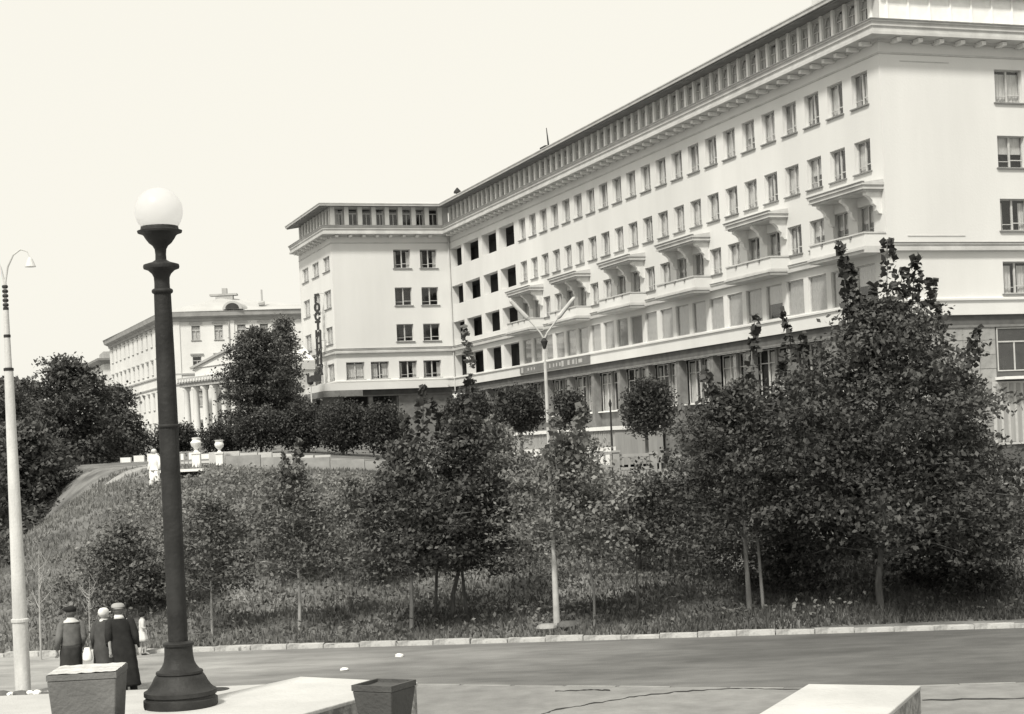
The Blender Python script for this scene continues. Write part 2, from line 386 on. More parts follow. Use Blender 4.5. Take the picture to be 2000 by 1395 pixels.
def tree(name, label, cat, x, y, z, ztop, xl, xr, zc, leaf=.12, dens=1.0, m=ML_dark, group=None, trunk_r=.055, bark=M_bark, leaders=(), lumps=9, depth=None, seed=1, form='young', stems=1, taper=.80):
    """trunk with limbs and a crown of leaf-sized faces; leaders are (dx,dy,height above base) upright shoots"""
    global RNG
    RNG = np.random.default_rng(seed); random.seed(seed)
    r = empty(name, (x, y, z), label=label, category=cat)
    if group: r['group'] = group
    W = xr - xl; H = ztop - zc; cx = (xl + xr) / 2 - x; zc -= z; ztop -= z; D = (depth or W)
    if form == 'young':
        # limbs climb from the stem; leaf clusters sit on side twigs along the outer part of each limb
        tr = MB(); jx = random.uniform(-.05, .05)
        stem = [Vector(p) for p in ((0, 0, -.25), (jx, 0, zc * .5), (cx * .2 + jx, 0, zc), (cx * .4 - jx, 0, zc + H * .4), (cx * .5, 0, zc + H * .75), (cx * .5 + jx, 0, zc + H * .98))]
        tr.tube(stem, [trunk_r * 1.3, trunk_r, trunk_r * .85, trunk_r * .55, trunk_r * .3, .006], 9)
        for s in range(stems - 1):
            ox = random.choice((-1, 1)) * random.uniform(.25, .45); tr.tube([(ox, .1, -.2), (ox * .8, .1, zc), (ox * .4 + cx * .5, 0, zc + H * .5)], [trunk_r * .8, trunk_r * .65, trunk_r * .2], 7)
        nl = int((20 + 15 * dens) * max(1, (W * H / 4) ** .62)); P = []; T = []
        skew = random.uniform(0, 2 * PI)
        for q in range(nl):
            u = ((q + random.random()) / nl) ** 1.12; prof_ = (1 - u) ** taper * (.78 + .22 * min(1, u / .12)) + .05
            a = q * 2.4 + random.uniform(-.5, .5); L_ = W * .54 * prof_ * random.uniform(.68, 1.2) * (1 + .15 * math.cos(a - skew))
            hz = zc + H * .9 * u; p0 = Vector((cx * (.2 + .4 * u), 0, hz)); rise = L_ * random.uniform(-.05, .32) + .45 * u * L_
            p1 = p0 + Vector((math.cos(a) * L_ + cx * .5 * (1 - u), math.sin(a) * L_ * D / W, rise)); pm = p0.lerp(p1, .55) + Vector((0, 0, .10 * L_))
            tr.tube([p0, pm, p1], [max(.008, trunk_r * .32 * (1 - .6 * u)), .007 + trunk_r * .1, .004], 5, False)
            nt_ = int(5 + L_ * 9 * dens); lt = random.uniform(.0, .85) * .6 + .3 * u
            for j_ in range(nt_):
                s_ = random.uniform(.22, 1.05) ** .8; bp = p0.lerp(pm, s_ / .55) if s_ < .55 else pm.lerp(p1, (s_ - .55) / .45)
                sp_ = .10 + .17 * L_ * (1.1 - s_ * .6)
                t_ = np.array(bp) + RNG.normal(size=3) * np.array([sp_, sp_, sp_ * .5]); k = int(RNG.integers(7, 17)); sg_ = leaf * RNG.uniform(.7, 1.5)
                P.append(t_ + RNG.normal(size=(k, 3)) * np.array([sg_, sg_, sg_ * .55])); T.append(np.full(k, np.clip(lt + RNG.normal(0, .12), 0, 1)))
        c = np.concatenate(P); tone = np.concatenate(T); extra = []; et = []
    else:
        lobes = []
        for k in range(lumps + 5):
            a = random.uniform(0, 2 * PI); hz = zc + H * random.uniform(.06, .92) ** 1.1; t = (hz - zc) / H
            f = (1.0 - .72 * t ** 1.5) * (.62 + .38 * min(1, t / .18)); rr = W * random.uniform(.10, .20) * (1 - .25 * t)
            d = random.uniform(.16, .42)
            lobes.append((cx + math.cos(a) * W * d * f, math.sin(a) * D * d * f, hz, rr * random.uniform(.9, 1.4), rr * 1.1 * D / W, rr * random.uniform(.6, 1.05) * min(1.4, H / W + .3)))
        lobes.append((cx + random.uniform(-.06, .06) * W, 0, zc + H * .28, W * .30, D * .30, H * .24)); lobes.append((cx, 0, zc + H * .56, W * .19, D * .19, H * .30))
        twn = int(170 * dens * max(1, (W * D * H) ** .72)); tips = in_lobes(lobes, int(twn * .78), .3)
        k = int(max(9, 22 * (.12 / leaf) ** .8)); sp = .16 * (leaf / .12) ** .7
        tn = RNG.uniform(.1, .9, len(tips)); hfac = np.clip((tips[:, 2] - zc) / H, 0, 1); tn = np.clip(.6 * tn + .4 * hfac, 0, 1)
        c = np.repeat(tips, k, axis=0) + RNG.normal(size=(len(tips) * k, 3)) * np.array([sp, sp, sp * .75]); tone = np.repeat(tn, k)
        # outer sprigs that break the outline
        ns = int(34 * dens * max(1, (W * H) ** .6)); sc = []; stn = []
        for _ in range(ns):
            l = random.choice(lobes); dv = np.array([random.gauss(0, 1), random.gauss(0, 1), abs(random.gauss(0, .8)) + .2]); dv /= np.linalg.norm(dv)
            p = np.array(l[:3]) + dv * np.array(l[3:]) * .9; ln = random.uniform(.25, .75) * (leaf / .12) ** .6; q = random.randint(9, 18)
            dv = dv * .6 + np.array([0, 0, .7]); tt = RNG.uniform(0, 1, q)
            sc.append(p + dv * (tt * ln)[:, None] + RNG.normal(size=(q, 3)) * leaf * .55 * (1.1 - .6 * tt)[:, None]); stn.append(np.full(q, random.uniform(.35, 1)))
        c = np.concatenate([c] + sc); tone = np.concatenate([tone] + stn)
        extra = []; et = []
        tr = MB(); pts = [(0, 0, -.25), (random.uniform(-.03, .03), 0, zc * .4), (cx * .25, 0, zc), (cx * .6 + random.uniform(-.08, .08), 0, zc + H * .4), (cx * .8, 0, zc + H * .85)]
        tr.tube(pts, [trunk_r * 1.3, trunk_r, trunk_r * .85, trunk_r * .55, trunk_r * .2], 9)
        for s in range(stems - 1):
            ox = random.choice((-1, 1)) * random.uniform(.25, .45); tr.tube([(ox, .1, -.2), (ox * .8, .1, zc), (ox * .4 + cx * .6, 0, zc + H * .5)], [trunk_r * .8, trunk_r * .65, trunk_r * .2], 7)
        for l in lobes[:-2]:
            t0 = random.uniform(.0, .45); p0 = Vector((cx * (.25 + .35 * t0), 0, zc - .1 + H * t0)); p1 = Vector(l[:3])
            mid = (p0 + p1) / 2 + Vector((0, 0, -.08 * W)); tr.tube([p0, mid, p1], [trunk_r * .42, trunk_r * .3, trunk_r * .12], 6, False)
    for (dx, dy, hh, *rest) in leaders:
        lh = rest[0] if rest else 1.3; wd = (rest[1] if len(rest) > 1 else .16) * random.uniform(.75, 1.1)
        p1 = Vector((dx, dy, hh)); p0 = Vector((dx * .72 + cx * .28, dy * .5, hh - lh)); pm = (p0 + p1) / 2 + Vector((random.uniform(-.08, .08), 0, 0))
        tr.tube([p0, pm, p1], [.022, .014, .005], 5)
        nn = int(lh * 62)
        t = RNG.uniform(0, 1, nn) ** .8; ang = RNG.uniform(0, 2 * PI, nn); rad = wd * (1.15 - .7 * t) * RNG.uniform(.4, 1.1, nn)
        base = np.array(p0)[None] * (1 - t[:, None]) + np.array(p1)[None] * t[:, None]
        extra.append(base + np.stack([np.cos(ang) * rad, np.sin(ang) * rad, RNG.normal(0, .04, nn)], 1)); et.append(np.full(nn, .12))
    o = tr.build('trunk', bark, r); autosmooth(o, 60)
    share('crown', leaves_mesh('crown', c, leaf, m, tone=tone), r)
    if extra:
        for e_, t_ in zip(extra, et): share('leafy_shoot', leaves_mesh('leafy_shoot', e_, leaf * 1.45, m, tone=t_, aspect=.9), r)
    return r

# ------------------------------------------------------------------ building helpers
def wall_mesh(name, L, z0, z1, ops):
    """wall seen from -Y, x 0..L; ops = (x0,x1,z0,z1,depth): real openings with reveals"""
    us = sorted({0, L} | {round(o[0], 4) for o in ops} | {round(o[1], 4) for o in ops}); zs = sorted({z0, z1} | {round(o[2], 4) for o in ops} | {round(o[3], 4) for o in ops})
    V = []; F = []; idx = {}
    def vi(p):
        if p not in idx: idx[p] = len(V); V.append(p)
        return idx[p]
    for i in range(len(us) - 1):
        for j in range(len(zs) - 1):
            cu, cz = (us[i] + us[i + 1]) / 2, (zs[j] + zs[j + 1]) / 2
            if any(o[0] < cu < o[1] and o[2] < cz < o[3] for o in ops): continue
            F.append((vi((us[i], 0, zs[j])), vi((us[i + 1], 0, zs[j])), vi((us[i + 1], 0, zs[j + 1])), vi((us[i], 0, zs[j + 1]))))
    for a, b, c, d, dep in ops:
        for p, q in (((a, c), (b, c)), ((b, c), (b, d)), ((b, d), (a, d)), ((a, d), (a, c))):
            n = len(V); V += [(p[0], 0, p[1]), (q[0], 0, q[1]), (q[0], dep, q[1]), (p[0], dep, p[1])]; F.append((n, n + 3, n + 2, n + 1))
    return mesh(name, V, F)
def sweep(name, path, prof, m, parent, closed=True):
    """profile (out, z) carried along a polyline footprint with mitred corners; outward = left of travel"""
    P = [Vector(p) for p in path]; off = []
    for i in range(len(P)):
        ns = []
        if i > 0: d = (P[i] - P[i - 1]).normalized(); ns.append(Vector((-d.y, d.x)))
        if i < len(P) - 1: d = (P[i + 1] - P[i]).normalized(); ns.append(Vector((-d.y, d.x)))
        off.append(ns[0] if len(ns) == 1 else (ns[0] + ns[1]) / (1 + ns[0].dot(ns[1])))
    k = len(prof); V = [(P[i].x + off[i].x * o, P[i].y + off[i].y * o, z) for i in range(len(P)) for o, z in prof]; F = []
    for i in range(len(P) - 1):
        for j in range(k if closed else k - 1): a = i * k; F.append((a + j, a + k + j, a + k + (j + 1) % k, a + (j + 1) % k))
    if closed: F.append(tuple(range(k))); F.append(tuple((len(P) - 1) * k + j for j in reversed(range(k))))
    me = mesh(name, V, F); bm = bmesh.new(); bm.from_mesh(me); bmesh.ops.recalc_face_normals(bm, faces=bm.faces); bm.to_mesh(me); bm.free()
    return obj(name, me, m, parent)
CACHE = {}
def cached(key, fn):
    if key not in CACHE: CACHE[key] = fn()
    return CACHE[key]
def frame_me(w, h, style):
    b = MB(); t = .06; y0, y1 = .0, .07
    b.box(-w / 2 + .004, -w / 2 + t, y0, y1, .004, h - .004); b.box(w / 2 - t, w / 2 - .004, y0, y1, .004, h - .004)
    b.box(-w / 2 + t, w / 2 - t, y0 + .002, y1, h - t, h - .004); b.box(-w / 2 + t, w / 2 - t, y0 + .002, y1, .004, t)
    if style in ('case', 'shop'): b.box(-.05, .05, y0 - .01, y1, t, h - t)
    if style == 'case': b.box(.05, w / 2 - t, y0 + .01, y1, h * .24, h * .24 + .045); b.box(-w / 2 + t, -.05, y0 + .01, y1, h * .2, h * .2 + .03)
    if style == 'attic': b.box(-w / 2 + t, w / 2 - t, y0 - .01, y1, h * .6, h * .6 + .07); b.box(-.03, .03, y0, y1, t, h * .6)
    if style == 'arched':
        b.box(-w / 2 + t, w / 2 - t, y0 - .01, y1, h * .6, h * .6 + .06); b.box(-.03, .03, y0, y1, t, h * .6)
        R_ = w / 2 - t; zc_ = h - t - R_
        for k_ in range(8):
            a0, a1 = PI * k_ / 8, PI * (k_ + 1) / 8; x0_, x1_ = R_ * math.cos(a1), R_ * math.cos(a0)
            zz = zc_ + R_ * min(math.sin(a0), math.sin(a1)); b.box(x0_ + .001, x1_ - .001, y0 + .004, y1 - .01, max(zz, zc_) , h - t)
    if style == 'cross': b.box(-w / 2 + t, w / 2 - t, y0 - .01, y1, h * .66, h * .66 + .07); b.box(-.035, .035, y0, y1, t, h * .66)
    if style == 'shop': b.box(-w / 2 + t, w / 2 - t, y0 - .005, y1, h * .7, h * .7 + .05)
    return mm(b, 'window', M_frame)
def curtain_me(w, h, kind):
    """pleated cloth: 0 closed pair, 1 parted pair, 2 blind halfway, 3 one side, 4 upper blind"""
    b = MB()
    def cloth(x0, x1, z0, z1, amp=.03):
        n = max(4, int((x1 - x0) / .09)); i0 = len(b.v)
        for i in range(n + 1): x = x0 + (x1 - x0) * i / n; yy = amp * (1 if i % 2 else -1) * (.6 + .4 * math.sin(i * 1.7)); b.v += [(x, yy, z0), (x + .01 * math.sin(i), yy * .6, z1)]
        for i in range(n): a = i0 + 2 * i; b.f.append((a, a + 2, a + 3, a + 1))
    a = w / 2 - .04
    if kind == 0: cloth(-a, a, .03, h - .17)
    elif kind == 1: cloth(-a, -w * .10, .03, h - .17); cloth(w * .13, a, .03, h - .17)
    elif kind == 2: cloth(-a, a, h * .45, h - .05, .006)
    elif kind == 3: cloth(w * .02, a, .03, h - .17)
    elif kind == 4: cloth(-a, a, h * .58, h - .04, .004); cloth(-a, -w * .16, .03, h * .58); cloth(w * .2, a, .03, h * .58)
    elif kind == 5: cloth(-a, -w * .3, .03, h - .17); cloth(w * .28, a, .03, h - .17)
    elif kind == 6: cloth(-a, a, .03, h - .06, .012)
    elif kind == 7: cloth(-a, a, .03, h - .06, .02)
    return mm(b, 'curtain', M_curtg if kind == 6 else M_curt)
def window(parent, loc, rz, w, h, dep, style='case', cur=0, panes=2, sill=True):
    r = share('window', cached(('f', w, h, style), lambda: frame_me(w, h, style)), parent, (loc[0], loc[1], loc[2]), rz)
    c, s = math.cos(rz), math.sin(rz)
    r.location = (loc[0] - s * dep, loc[1] + c * dep, loc[2])
    if panes == 2:
        pm = cached(('p2', w, h), lambda: mm(MB().box(.05, w / 2 - .06, .03, .04, .06, h - .06), 'pane', M_glass))
        share('pane', pm, r); share('pane', pm, r, (-w / 2 + .01, 0, 0))
    elif panes == 1:
        share('pane', cached(('p1', w, h), lambda: mm(MB().box(-w / 2 + .06, w / 2 - .06, .03, .04, .06, h - .06), 'pane', M_glass)), r)
    if cur is not None: share('curtain', cached(('c', w, h, cur), lambda: curtain_me(w, h, cur)), r, (0, .14 if style not in ('attic', 'arched', 'plain') else .085, 0))
    if sill: share('sill', cached(('s', w, dep), lambda: mm(MB().box(-w / 2 - .1, w / 2 + .1, -dep - .10, .0, -.07, -.004), 'sill', M_sill)), r)
    return r
RM = -PI / 2

# ------------------------------------------------------------------ the hotel (local frame: long facade is the plane x=0 running along +y, near end wall is y=0)
HL, HW, HS = 69.13, 10.6, 82.2
h = empty('hotel', (18.3266, 78.0012, 4.5), .339361, label='long white L-shaped hotel with glazed top storey, balconies and dark ground floor', category='hotel')
PATH = [(30, 0), (0, 0), (0, HL), (-HW, HL), (-HW, HS)]
D0 = 2.318
rows = {'A': (15.70, 17.33), 'B': (12.47, 14.03), 'C': (9.36, 10.85)}
ops = []; wins = []
for i in range(22):
    y0 = 1.092 + i * D0; y1 = y0 + 1.455
    for r_, (z0, z1) in rows.items():
        ops.append((HL - y1, HL - y0, z0, z1, .55)); wins.append((y0, y1, z0, z1, r_, i))
LOG = ((52.35, 55.95), (56.65, 60.3), (61.2, 65.15), (65.85, 68.98))
for a, b_ in LOG:
    for z0, z1 in ((15.62, 17.33), (12.4, 14.03), (9.25, 10.9)): ops.append((HL - b_, HL - a, z0, z1, .62))
    ops.append((HL - b_, HL - a, 6.16, 8.0, .62))
for i in range(22):
    y0 = .9 + i * 2.31 + .24; ops.append((HL - (y0 + 1.83), HL - y0, 6.16, 8.0, .3)); wins.append((y0, y0 + 1.83, 6.16, 8.0, 'D', i))
obj('wall', wall_mesh('wall', HL, 5.32, 19.34, ops), M_wall, h, (0, HL, 0), RM)
random.seed(5)
for y0, y1, z0, z1, r_, i in wins:
    if r_ == 'D': window(h, (0, (y0 + y1) / 2, z0), RM, round(y1 - y0, 3), round(z1 - z0, 3), .10, 'plain', random.choice((6, 6, 6, 2, 6, 6)), 1, False)
    else: window(h, (0, (y0 + y1) / 2, z0), RM, round(y1 - y0, 3), round(z1 - z0, 3), .20, 'case', random.choice((0, 1, 1, 0, 3, 2, 5)))
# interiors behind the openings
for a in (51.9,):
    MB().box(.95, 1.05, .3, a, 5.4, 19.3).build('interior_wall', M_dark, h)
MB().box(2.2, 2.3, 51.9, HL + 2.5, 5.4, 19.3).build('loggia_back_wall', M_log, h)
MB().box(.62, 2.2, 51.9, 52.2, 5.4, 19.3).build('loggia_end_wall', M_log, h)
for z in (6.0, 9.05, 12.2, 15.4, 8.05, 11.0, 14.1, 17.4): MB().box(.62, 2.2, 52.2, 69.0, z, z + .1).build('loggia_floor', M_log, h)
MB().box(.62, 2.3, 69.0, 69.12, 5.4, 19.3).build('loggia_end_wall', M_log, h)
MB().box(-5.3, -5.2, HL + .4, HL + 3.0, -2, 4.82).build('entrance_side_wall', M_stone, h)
MB().box(-HW - .05, -HW + .05, HL + .6, HS, -2, 5.3).build('ground_wall', M_stone, h)
# side wing, front face
lops = []; lw = []
for x0, x1 in ((-5.14, -3.62), (-2.74, -1.22)):
    for z0, z1 in rows.values(): lops.append((x0 + HW, x1 + HW, z0, z1, .4)); lw.append((x0, x1, z0, z1))
for x0, x1 in ((-9.76, -8.14), (-7.58, -5.96), (-5.06, -3.44), (-2.86, -1.24)): lops.append((x0 + HW, x1 + HW, 6.16, 7.66, .4)); lw.append((x0, x1, 6.16, 7.66))
obj('wall', wall_mesh('wall', HW, 5.32, 19.34, lops), M_wall, h, (-HW, HL, 0))
for k, (x0, x1, z0, z1) in enumerate(lw):
    cu = None if z0 > 7 else (0, 1, 4, 4)[k % 4]
    window(h, ((x0 + x1) / 2, HL, z0), 0, round(x1 - x0, 3), round(z1 - z0, 3), .22, 'case', {0: 5, 3: 5}.get(k, cu) if z0 > 7 else (0, 1, 5, 5)[(k - 6) % 4])
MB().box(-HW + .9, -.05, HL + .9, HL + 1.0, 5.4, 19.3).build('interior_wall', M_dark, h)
# side wing, outer side face
sops = []; sw = []
for y0, y1 in ((70.0, 72.5), (74.2, 76.8), (78.4, 81.0)):
    for z0, z1 in list(rows.values()) + [(6.16, 7.66)]:
        zz1 = z1 if z1 < 17 else 16.95
        sops.append((HS - y1, HS - y0, z0, zz1, .4)); sw.append((y0, y1, z0, zz1))
obj('wall', wall_mesh('wall', HS - HL, 5.32, 19.34, sops), M_wall, h, (-HW, HS, 0), RM)
for y0, y1, z0, z1 in sw: window(h, (-HW, (y0 + y1) / 2, z0), RM, round(y1 - y0, 3), round(z1 - z0, 3), .14, 'case', 0)
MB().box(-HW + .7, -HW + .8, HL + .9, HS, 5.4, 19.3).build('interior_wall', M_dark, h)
MB().box(-HW, 2.2, HS - .02, HS + .1, 5.4, 19.3).build('wall', M_wall, h)
# near end wall
eops = []; ew = []
for x0 in (6.5, 10.1, 13.7, 17.3, 20.9, 24.5):
    for z0, z1 in ((15.70, 17.33), (12.5, 14.07), (9.4, 10.97), (6.3, 7.88)): eops.append((x0, x0 + 1.6, z0, z1, .4)); ew.append((x0, x0 + 1.6, z0, z1))
obj('wall', wall_mesh('wall', 30, 5.32, 19.34, eops), M_wall, h)
for k, (x0, x1, z0, z1) in enumerate(ew): window(h, ((x0 + x1) / 2, 0, z0), 0, 1.6, round(z1 - z0, 3), .2, 'case', (0, 2, 5, 1)[k % 4])
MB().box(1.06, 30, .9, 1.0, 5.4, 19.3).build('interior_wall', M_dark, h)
# flat rendered panel outlined on the end wall
MB().box(1.15, 3.9, -.025, .002, 17.52, 17.56).box(1.15, 4.4, -.025, .002, 9.12, 9.17).build('wall_line', M_trim, h)

# horizontal courses
sweep('floor_band', PATH, [(-.05, 5.3), (.07, 5.3), (.07, 5.98), (.16, 6.0), (.16, 6.1), (.0, 6.15), (-.05, 6.15)], M_wall, h)
sweep('string_course', PATH, [(-.05, 8.36), (.20, 8.42), (.24, 8.42), (.24, 8.57), (.1, 8.60), (.08, 8.70), (.16, 8.72), (.16, 8.79), (-.05, 8.83)], M_trim, h)
sweep('frieze_line', PATH, [(-.05, 17.84), (.05, 17.86), (.05, 17.94), (-.05, 17.96)], M_trim, h)
sweep('cornice', PATH, [(-.05, 18.42), (.16, 18.42), (.18, 18.52), (.80, 18.56), (.90, 18.56), (.90, 18.70), (.80, 18.73), (.80, 18.93), (.87, 18.97), (.87, 19.13), (.95, 19.17), (.95, 19.25), (.1, 19.36), (-.05, 19.36)], M_trim, h)
sweep('flashing', PATH, [(.80, 19.26), (.99, 19.24), (.99, 19.29), (.80, 19.33)], M_sill, h)
sweep('flashing', PATH, [(.10, 8.795), (.19, 8.795), (.19, 8.83), (.10, 8.84)], M_sill, h)
dm = mm(MB().box(-.12, .12, -.66, -.02, 18.34, 18.52), 'dentil', M_bracket)
y = .55
while y < HL - .9: share('dentil', dm, h, (0, y, 0), RM); y += 1.159
x = -HW + .4
while x < -.7: share('dentil', dm, h, (x, HL, 0)); x += 1.19
x = .75
while x < 12: share('dentil', dm, h, (x, 0, 0)); x += 1.19
y = HL + .8
while y < HS: share('dentil', dm, h, (-HW, y, 0), RM); y += 1.6

# top storey
AP = .10
def attic(L, bays, wl):
    return wall_mesh('attic_wall', L, 19.2, 21.06, bays)
NB = 60; stp = (HL - .67 - .3) / NB
ab = [(HL - (.67 + (k + 1) * stp - .14), HL - (.67 + k * stp + .14), 19.46, 20.88, .35) for k in range(NB)]
obj('attic_wall', attic(HL, ab, 0), M_attic, h, (AP, HL, 0), RM)
pm_ = mm(MB().box(-.11, .11, -.12, .0, 19.30, 21.0), 'pilaster', M_white)
for k in range(NB + 1): share('pilaster', pm_, h, (AP, .67 + k * stp, 0), RM)
aw = round(stp - .28, 3)
random.seed(21)
for k in range(NB):
    kind = 4 if (k // 4) % 2 else (0 if k % 3 else 4)
    if k > 22: kind = 0
    window(h, (AP, .67 + (k + .5) * stp, 19.46), RM, aw, 1.42, .06, 'arched' if (k // 5) % 2 == 0 else 'attic', kind, 1, False)
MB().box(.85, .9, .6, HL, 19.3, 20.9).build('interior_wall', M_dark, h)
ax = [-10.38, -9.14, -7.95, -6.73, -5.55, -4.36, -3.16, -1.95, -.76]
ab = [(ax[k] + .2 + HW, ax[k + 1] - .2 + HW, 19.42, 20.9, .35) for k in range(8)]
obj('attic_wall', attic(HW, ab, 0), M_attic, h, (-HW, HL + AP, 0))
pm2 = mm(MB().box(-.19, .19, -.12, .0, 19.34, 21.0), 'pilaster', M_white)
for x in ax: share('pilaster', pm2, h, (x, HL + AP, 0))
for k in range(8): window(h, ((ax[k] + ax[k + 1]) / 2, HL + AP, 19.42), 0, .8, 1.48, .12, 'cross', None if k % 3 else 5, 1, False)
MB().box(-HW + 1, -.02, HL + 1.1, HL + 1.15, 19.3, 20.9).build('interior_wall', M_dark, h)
ab = [(HS - (HL + .5 + k * 1.2 + 1.0), HS - (HL + .5 + k * 1.2), 19.42, 20.9, .3) for k in range(10)]
obj('attic_wall', attic(HS - HL, ab, 0), M_attic, h, (-HW + AP, HS, 0), RM)
for k in range(10): window(h, (-HW + AP, HL + 1.0 + k * 1.2, 19.42), RM, 1.0, 1.48, .1, 'cross', 0, 1, False)
for k in range(11): share('pilaster', pm_, h, (-HW + AP, HL + .4 + k * 1.2, 0), RM)
obj('attic_wall', wall_mesh('attic_wall', 30 - AP, 19.2, 21.06, []), M_white, h, (AP, AP - .02, 0))
bt = mm(MB().box(-.045, .045, -.07, .0, 19.34, 21.0), 'attic_batten', M_white)
for k in range(24): share('attic_batten', bt, h, (.6 + k * 1.19, AP - .02, 0))
APATH = [(30, AP), (AP, AP), (AP, HL + AP), (-HW + AP, HL + AP), (-HW + AP, HS)]
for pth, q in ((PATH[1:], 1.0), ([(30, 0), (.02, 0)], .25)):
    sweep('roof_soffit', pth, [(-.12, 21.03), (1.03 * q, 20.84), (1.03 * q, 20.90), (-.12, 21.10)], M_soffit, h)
    sweep('roof_fascia', pth, [(1.04 * q, 20.93), (1.14 * q, 20.93), (1.16 * q, 21.08), (1.20 * q, 21.10), (1.20 * q, 21.16), (1.04 * q, 21.18)], M_trim, h)
for pth, q in ((PATH[1:], 1.0), ([(30, 0), (.02, 0)], .25)): sweep('roof', pth, [(1.03 * q, 21.21), (-6.0, 22.35), (-6.0, 21.4), (-.1, 21.12), (1.03 * q, 20.93)], M_roof, h)
MB().box(5.9, 30, 5.9, 80, 22.2, 22.32).build('roof_deck', M_roof, h)
b = MB(); b.tube([(.9, 46.3, 21.2), (.85, 46.3, 22.3), (.8, 46.42, 23.5)], [.09, .07, .03], 8); b.box(.5, 1.05, 46.1, 47.2, 21.2, 22.15); b.build('roof_mast', M_iron, h)
b = MB(); b.lathe([(.12, 21.4), (.12, 22.2), (.34, 22.25), (.30, 22.42), (.05, 22.72)], 14, (.9, 69.0)); b.build('roof_vent', M_iron, h)
b = MB(); b.box(.5, 1.0, 69.8, 70.4, 21.3, 21.95); b.build('roof_vent', M_trim, h)

# canopies and balconies, one pair per four window columns
brk = MB(); prof = [(0, 11.31), (-.86, 11.31), (-.86, 11.16), (-.66, 11.06), (-.5, 10.9), (-.46, 10.74), (-.30, 10.62), (-.28, 10.42), (-.16, 10.28), (0, 10.25)]
n = len(prof); brk.v = [(-.14, y_, z_) for y_, z_ in prof] + [(.14, y_, z_) for y_, z_ in prof]
brk.f = [tuple(range(n)), tuple(reversed(range(n, 2 * n)))] + [(i, n + i, n + (i + 1) % n, (i + 1) % n) for i in range(n)]
brk_me = mm(brk, 'bracket', M_bracket)
for k in range(6):
    y0 = .03 + 9.272 * k; y1 = y0 + 5.2
    b = MB(); b.box(-1.22, 0, y0, y1, 11.60, 11.72); b.box(-1.14, 0, y0 + .07, y1 - .07, 11.45, 11.60); b.box(-1.18, 0, y0 + .04, y1 - .04, 11.40, 11.45); b.box(-1.04, 0, y0 + .16, y1 - .16, 11.31, 11.40)
    i0 = len(b.v); b.v += [(-1.18, y0 + .04, 11.72), (-1.18, y1 - .04, 11.72), (0, y1 - .04, 11.88), (0, y0 + .04, 11.88), (0, y0 + .04, 11.72), (0, y1 - .04, 11.72)]
    b.f += [(i0, i0 + 1, i0 + 2, i0 + 3), (i0, i0 + 3, i0 + 4), (i0 + 1, i0 + 5, i0 + 2)]
    b.build('canopy', M_trim, h)
    MB().box(-1.26, -1.1, y0 - .03, y1 + .03, 11.725, 11.765).build('canopy_flashing', M_sill, h)
    for yy in (y0 + .42, y0 + 2.62, y1 - .42): share('bracket', brk_me, h, (0, yy, 0), RM)
    b = MB(); b.box(-1.24, 0, y0, y1, 8.36, 8.5); b.box(-1.32, 0, y0 - .06 if k else y0, y1 + .06, 8.50, 8.60); b.box(-1.2, 0, y0 + .03, y1 - .03, 8.60, 8.68)
    b.build('balcony_floor', M_trim, h)
    b = MB(); b.box(-1.18, -1.06, y0 + .04, y1 - .04, 8.68, 9.28); b.box(-1.06, 0, y0 + .04, y0 + .16, 8.68, 9.28); b.box(-1.06, 0, y1 - .16, y1 - .04, 8.68, 9.28)
    b.build('balcony_parapet', M_wall, h)
    b = MB(); b.box(-1.24, -1.0, y0, y1, 9.28, 9.35); b.box(-1.0, 0, y0, y0 + .2, 9.28, 9.35); b.box(-1.0, 0, y1 - .2, y1, 9.28, 9.35); b.build('balcony_rail', M_trim, h)
    for q in range(3): share('rail_bracket', cached('rb', lambda: mm(MB().box(-1.27, -1.17, 0, .10, 9.14, 9.27), 'rail_bracket', M_sill)), h, (0, y0 + 1.2 + q * 1.35, 0))

# ground floor, long side
sweep('ground_fascia', PATH[:4], [(-.35, 4.82), (-.1, 4.82), (-.1, 5.3), (-.35, 5.3)], M_gf, h)
sweep('ground_beam', PATH[:4], [(-.30, 4.68), (.0, 4.68), (.0, 4.80), (-.30, 4.82)], M_stone, h)
pl = mm(MB().box(-.23, .23, .12, .62, -3.2, 4.69), 'pillar', M_stone)
for k in range(15): share('pillar', pl, h, (0, .95 + 4.63 * k, 0), RM)
for k in range(14):
    yc = .95 + 4.63 * (k + .5)
    for dy in (-1.07, 1.07): window(h, (0, yc + dy, 2.0), RM, 2.02, 2.66, .75, 'shop', (0, 1, 5, 3)[(k + (dy > 0)) % 4], 1, False)
MB().box(.62, .85, .3, HL, -3.2, 1.92).build('ground_wall', M_stone, h)
MB().box(.35, .86, .3, HL, 1.92, 2.0).build('ground_sill', M_white, h)
MB().box(1.5, 1.6, .3, HL, -3, 4.8).build('interior_wall', M_dark, h)
for k in range(14): MB().box(.62, .85, .95 + 4.63 * k + 2.2, .95 + 4.63 * k + 2.43, 2.0, 4.69).build('mullion_pier', M_stone, h)
# entrance platform with its pale kerb and slatted front
MB().box(-3.2, .3, 27, 47, .62, .86).build('platform', M_white, h)
b = MB(); b.box(-3.0, .3, 27.1, 46.9, -1.6, .62)
for k in range(66): b.box(-3.08, -3.0, 27.2 + .3 * k, 27.35 + .3 * k, -.4, .58)
b.build('platform_front', M_plinth, h)
MB().box(-3.5, -3.1, 26.8, 47.2, -2.0, -.42).build('platform_kerb', M_white, h)
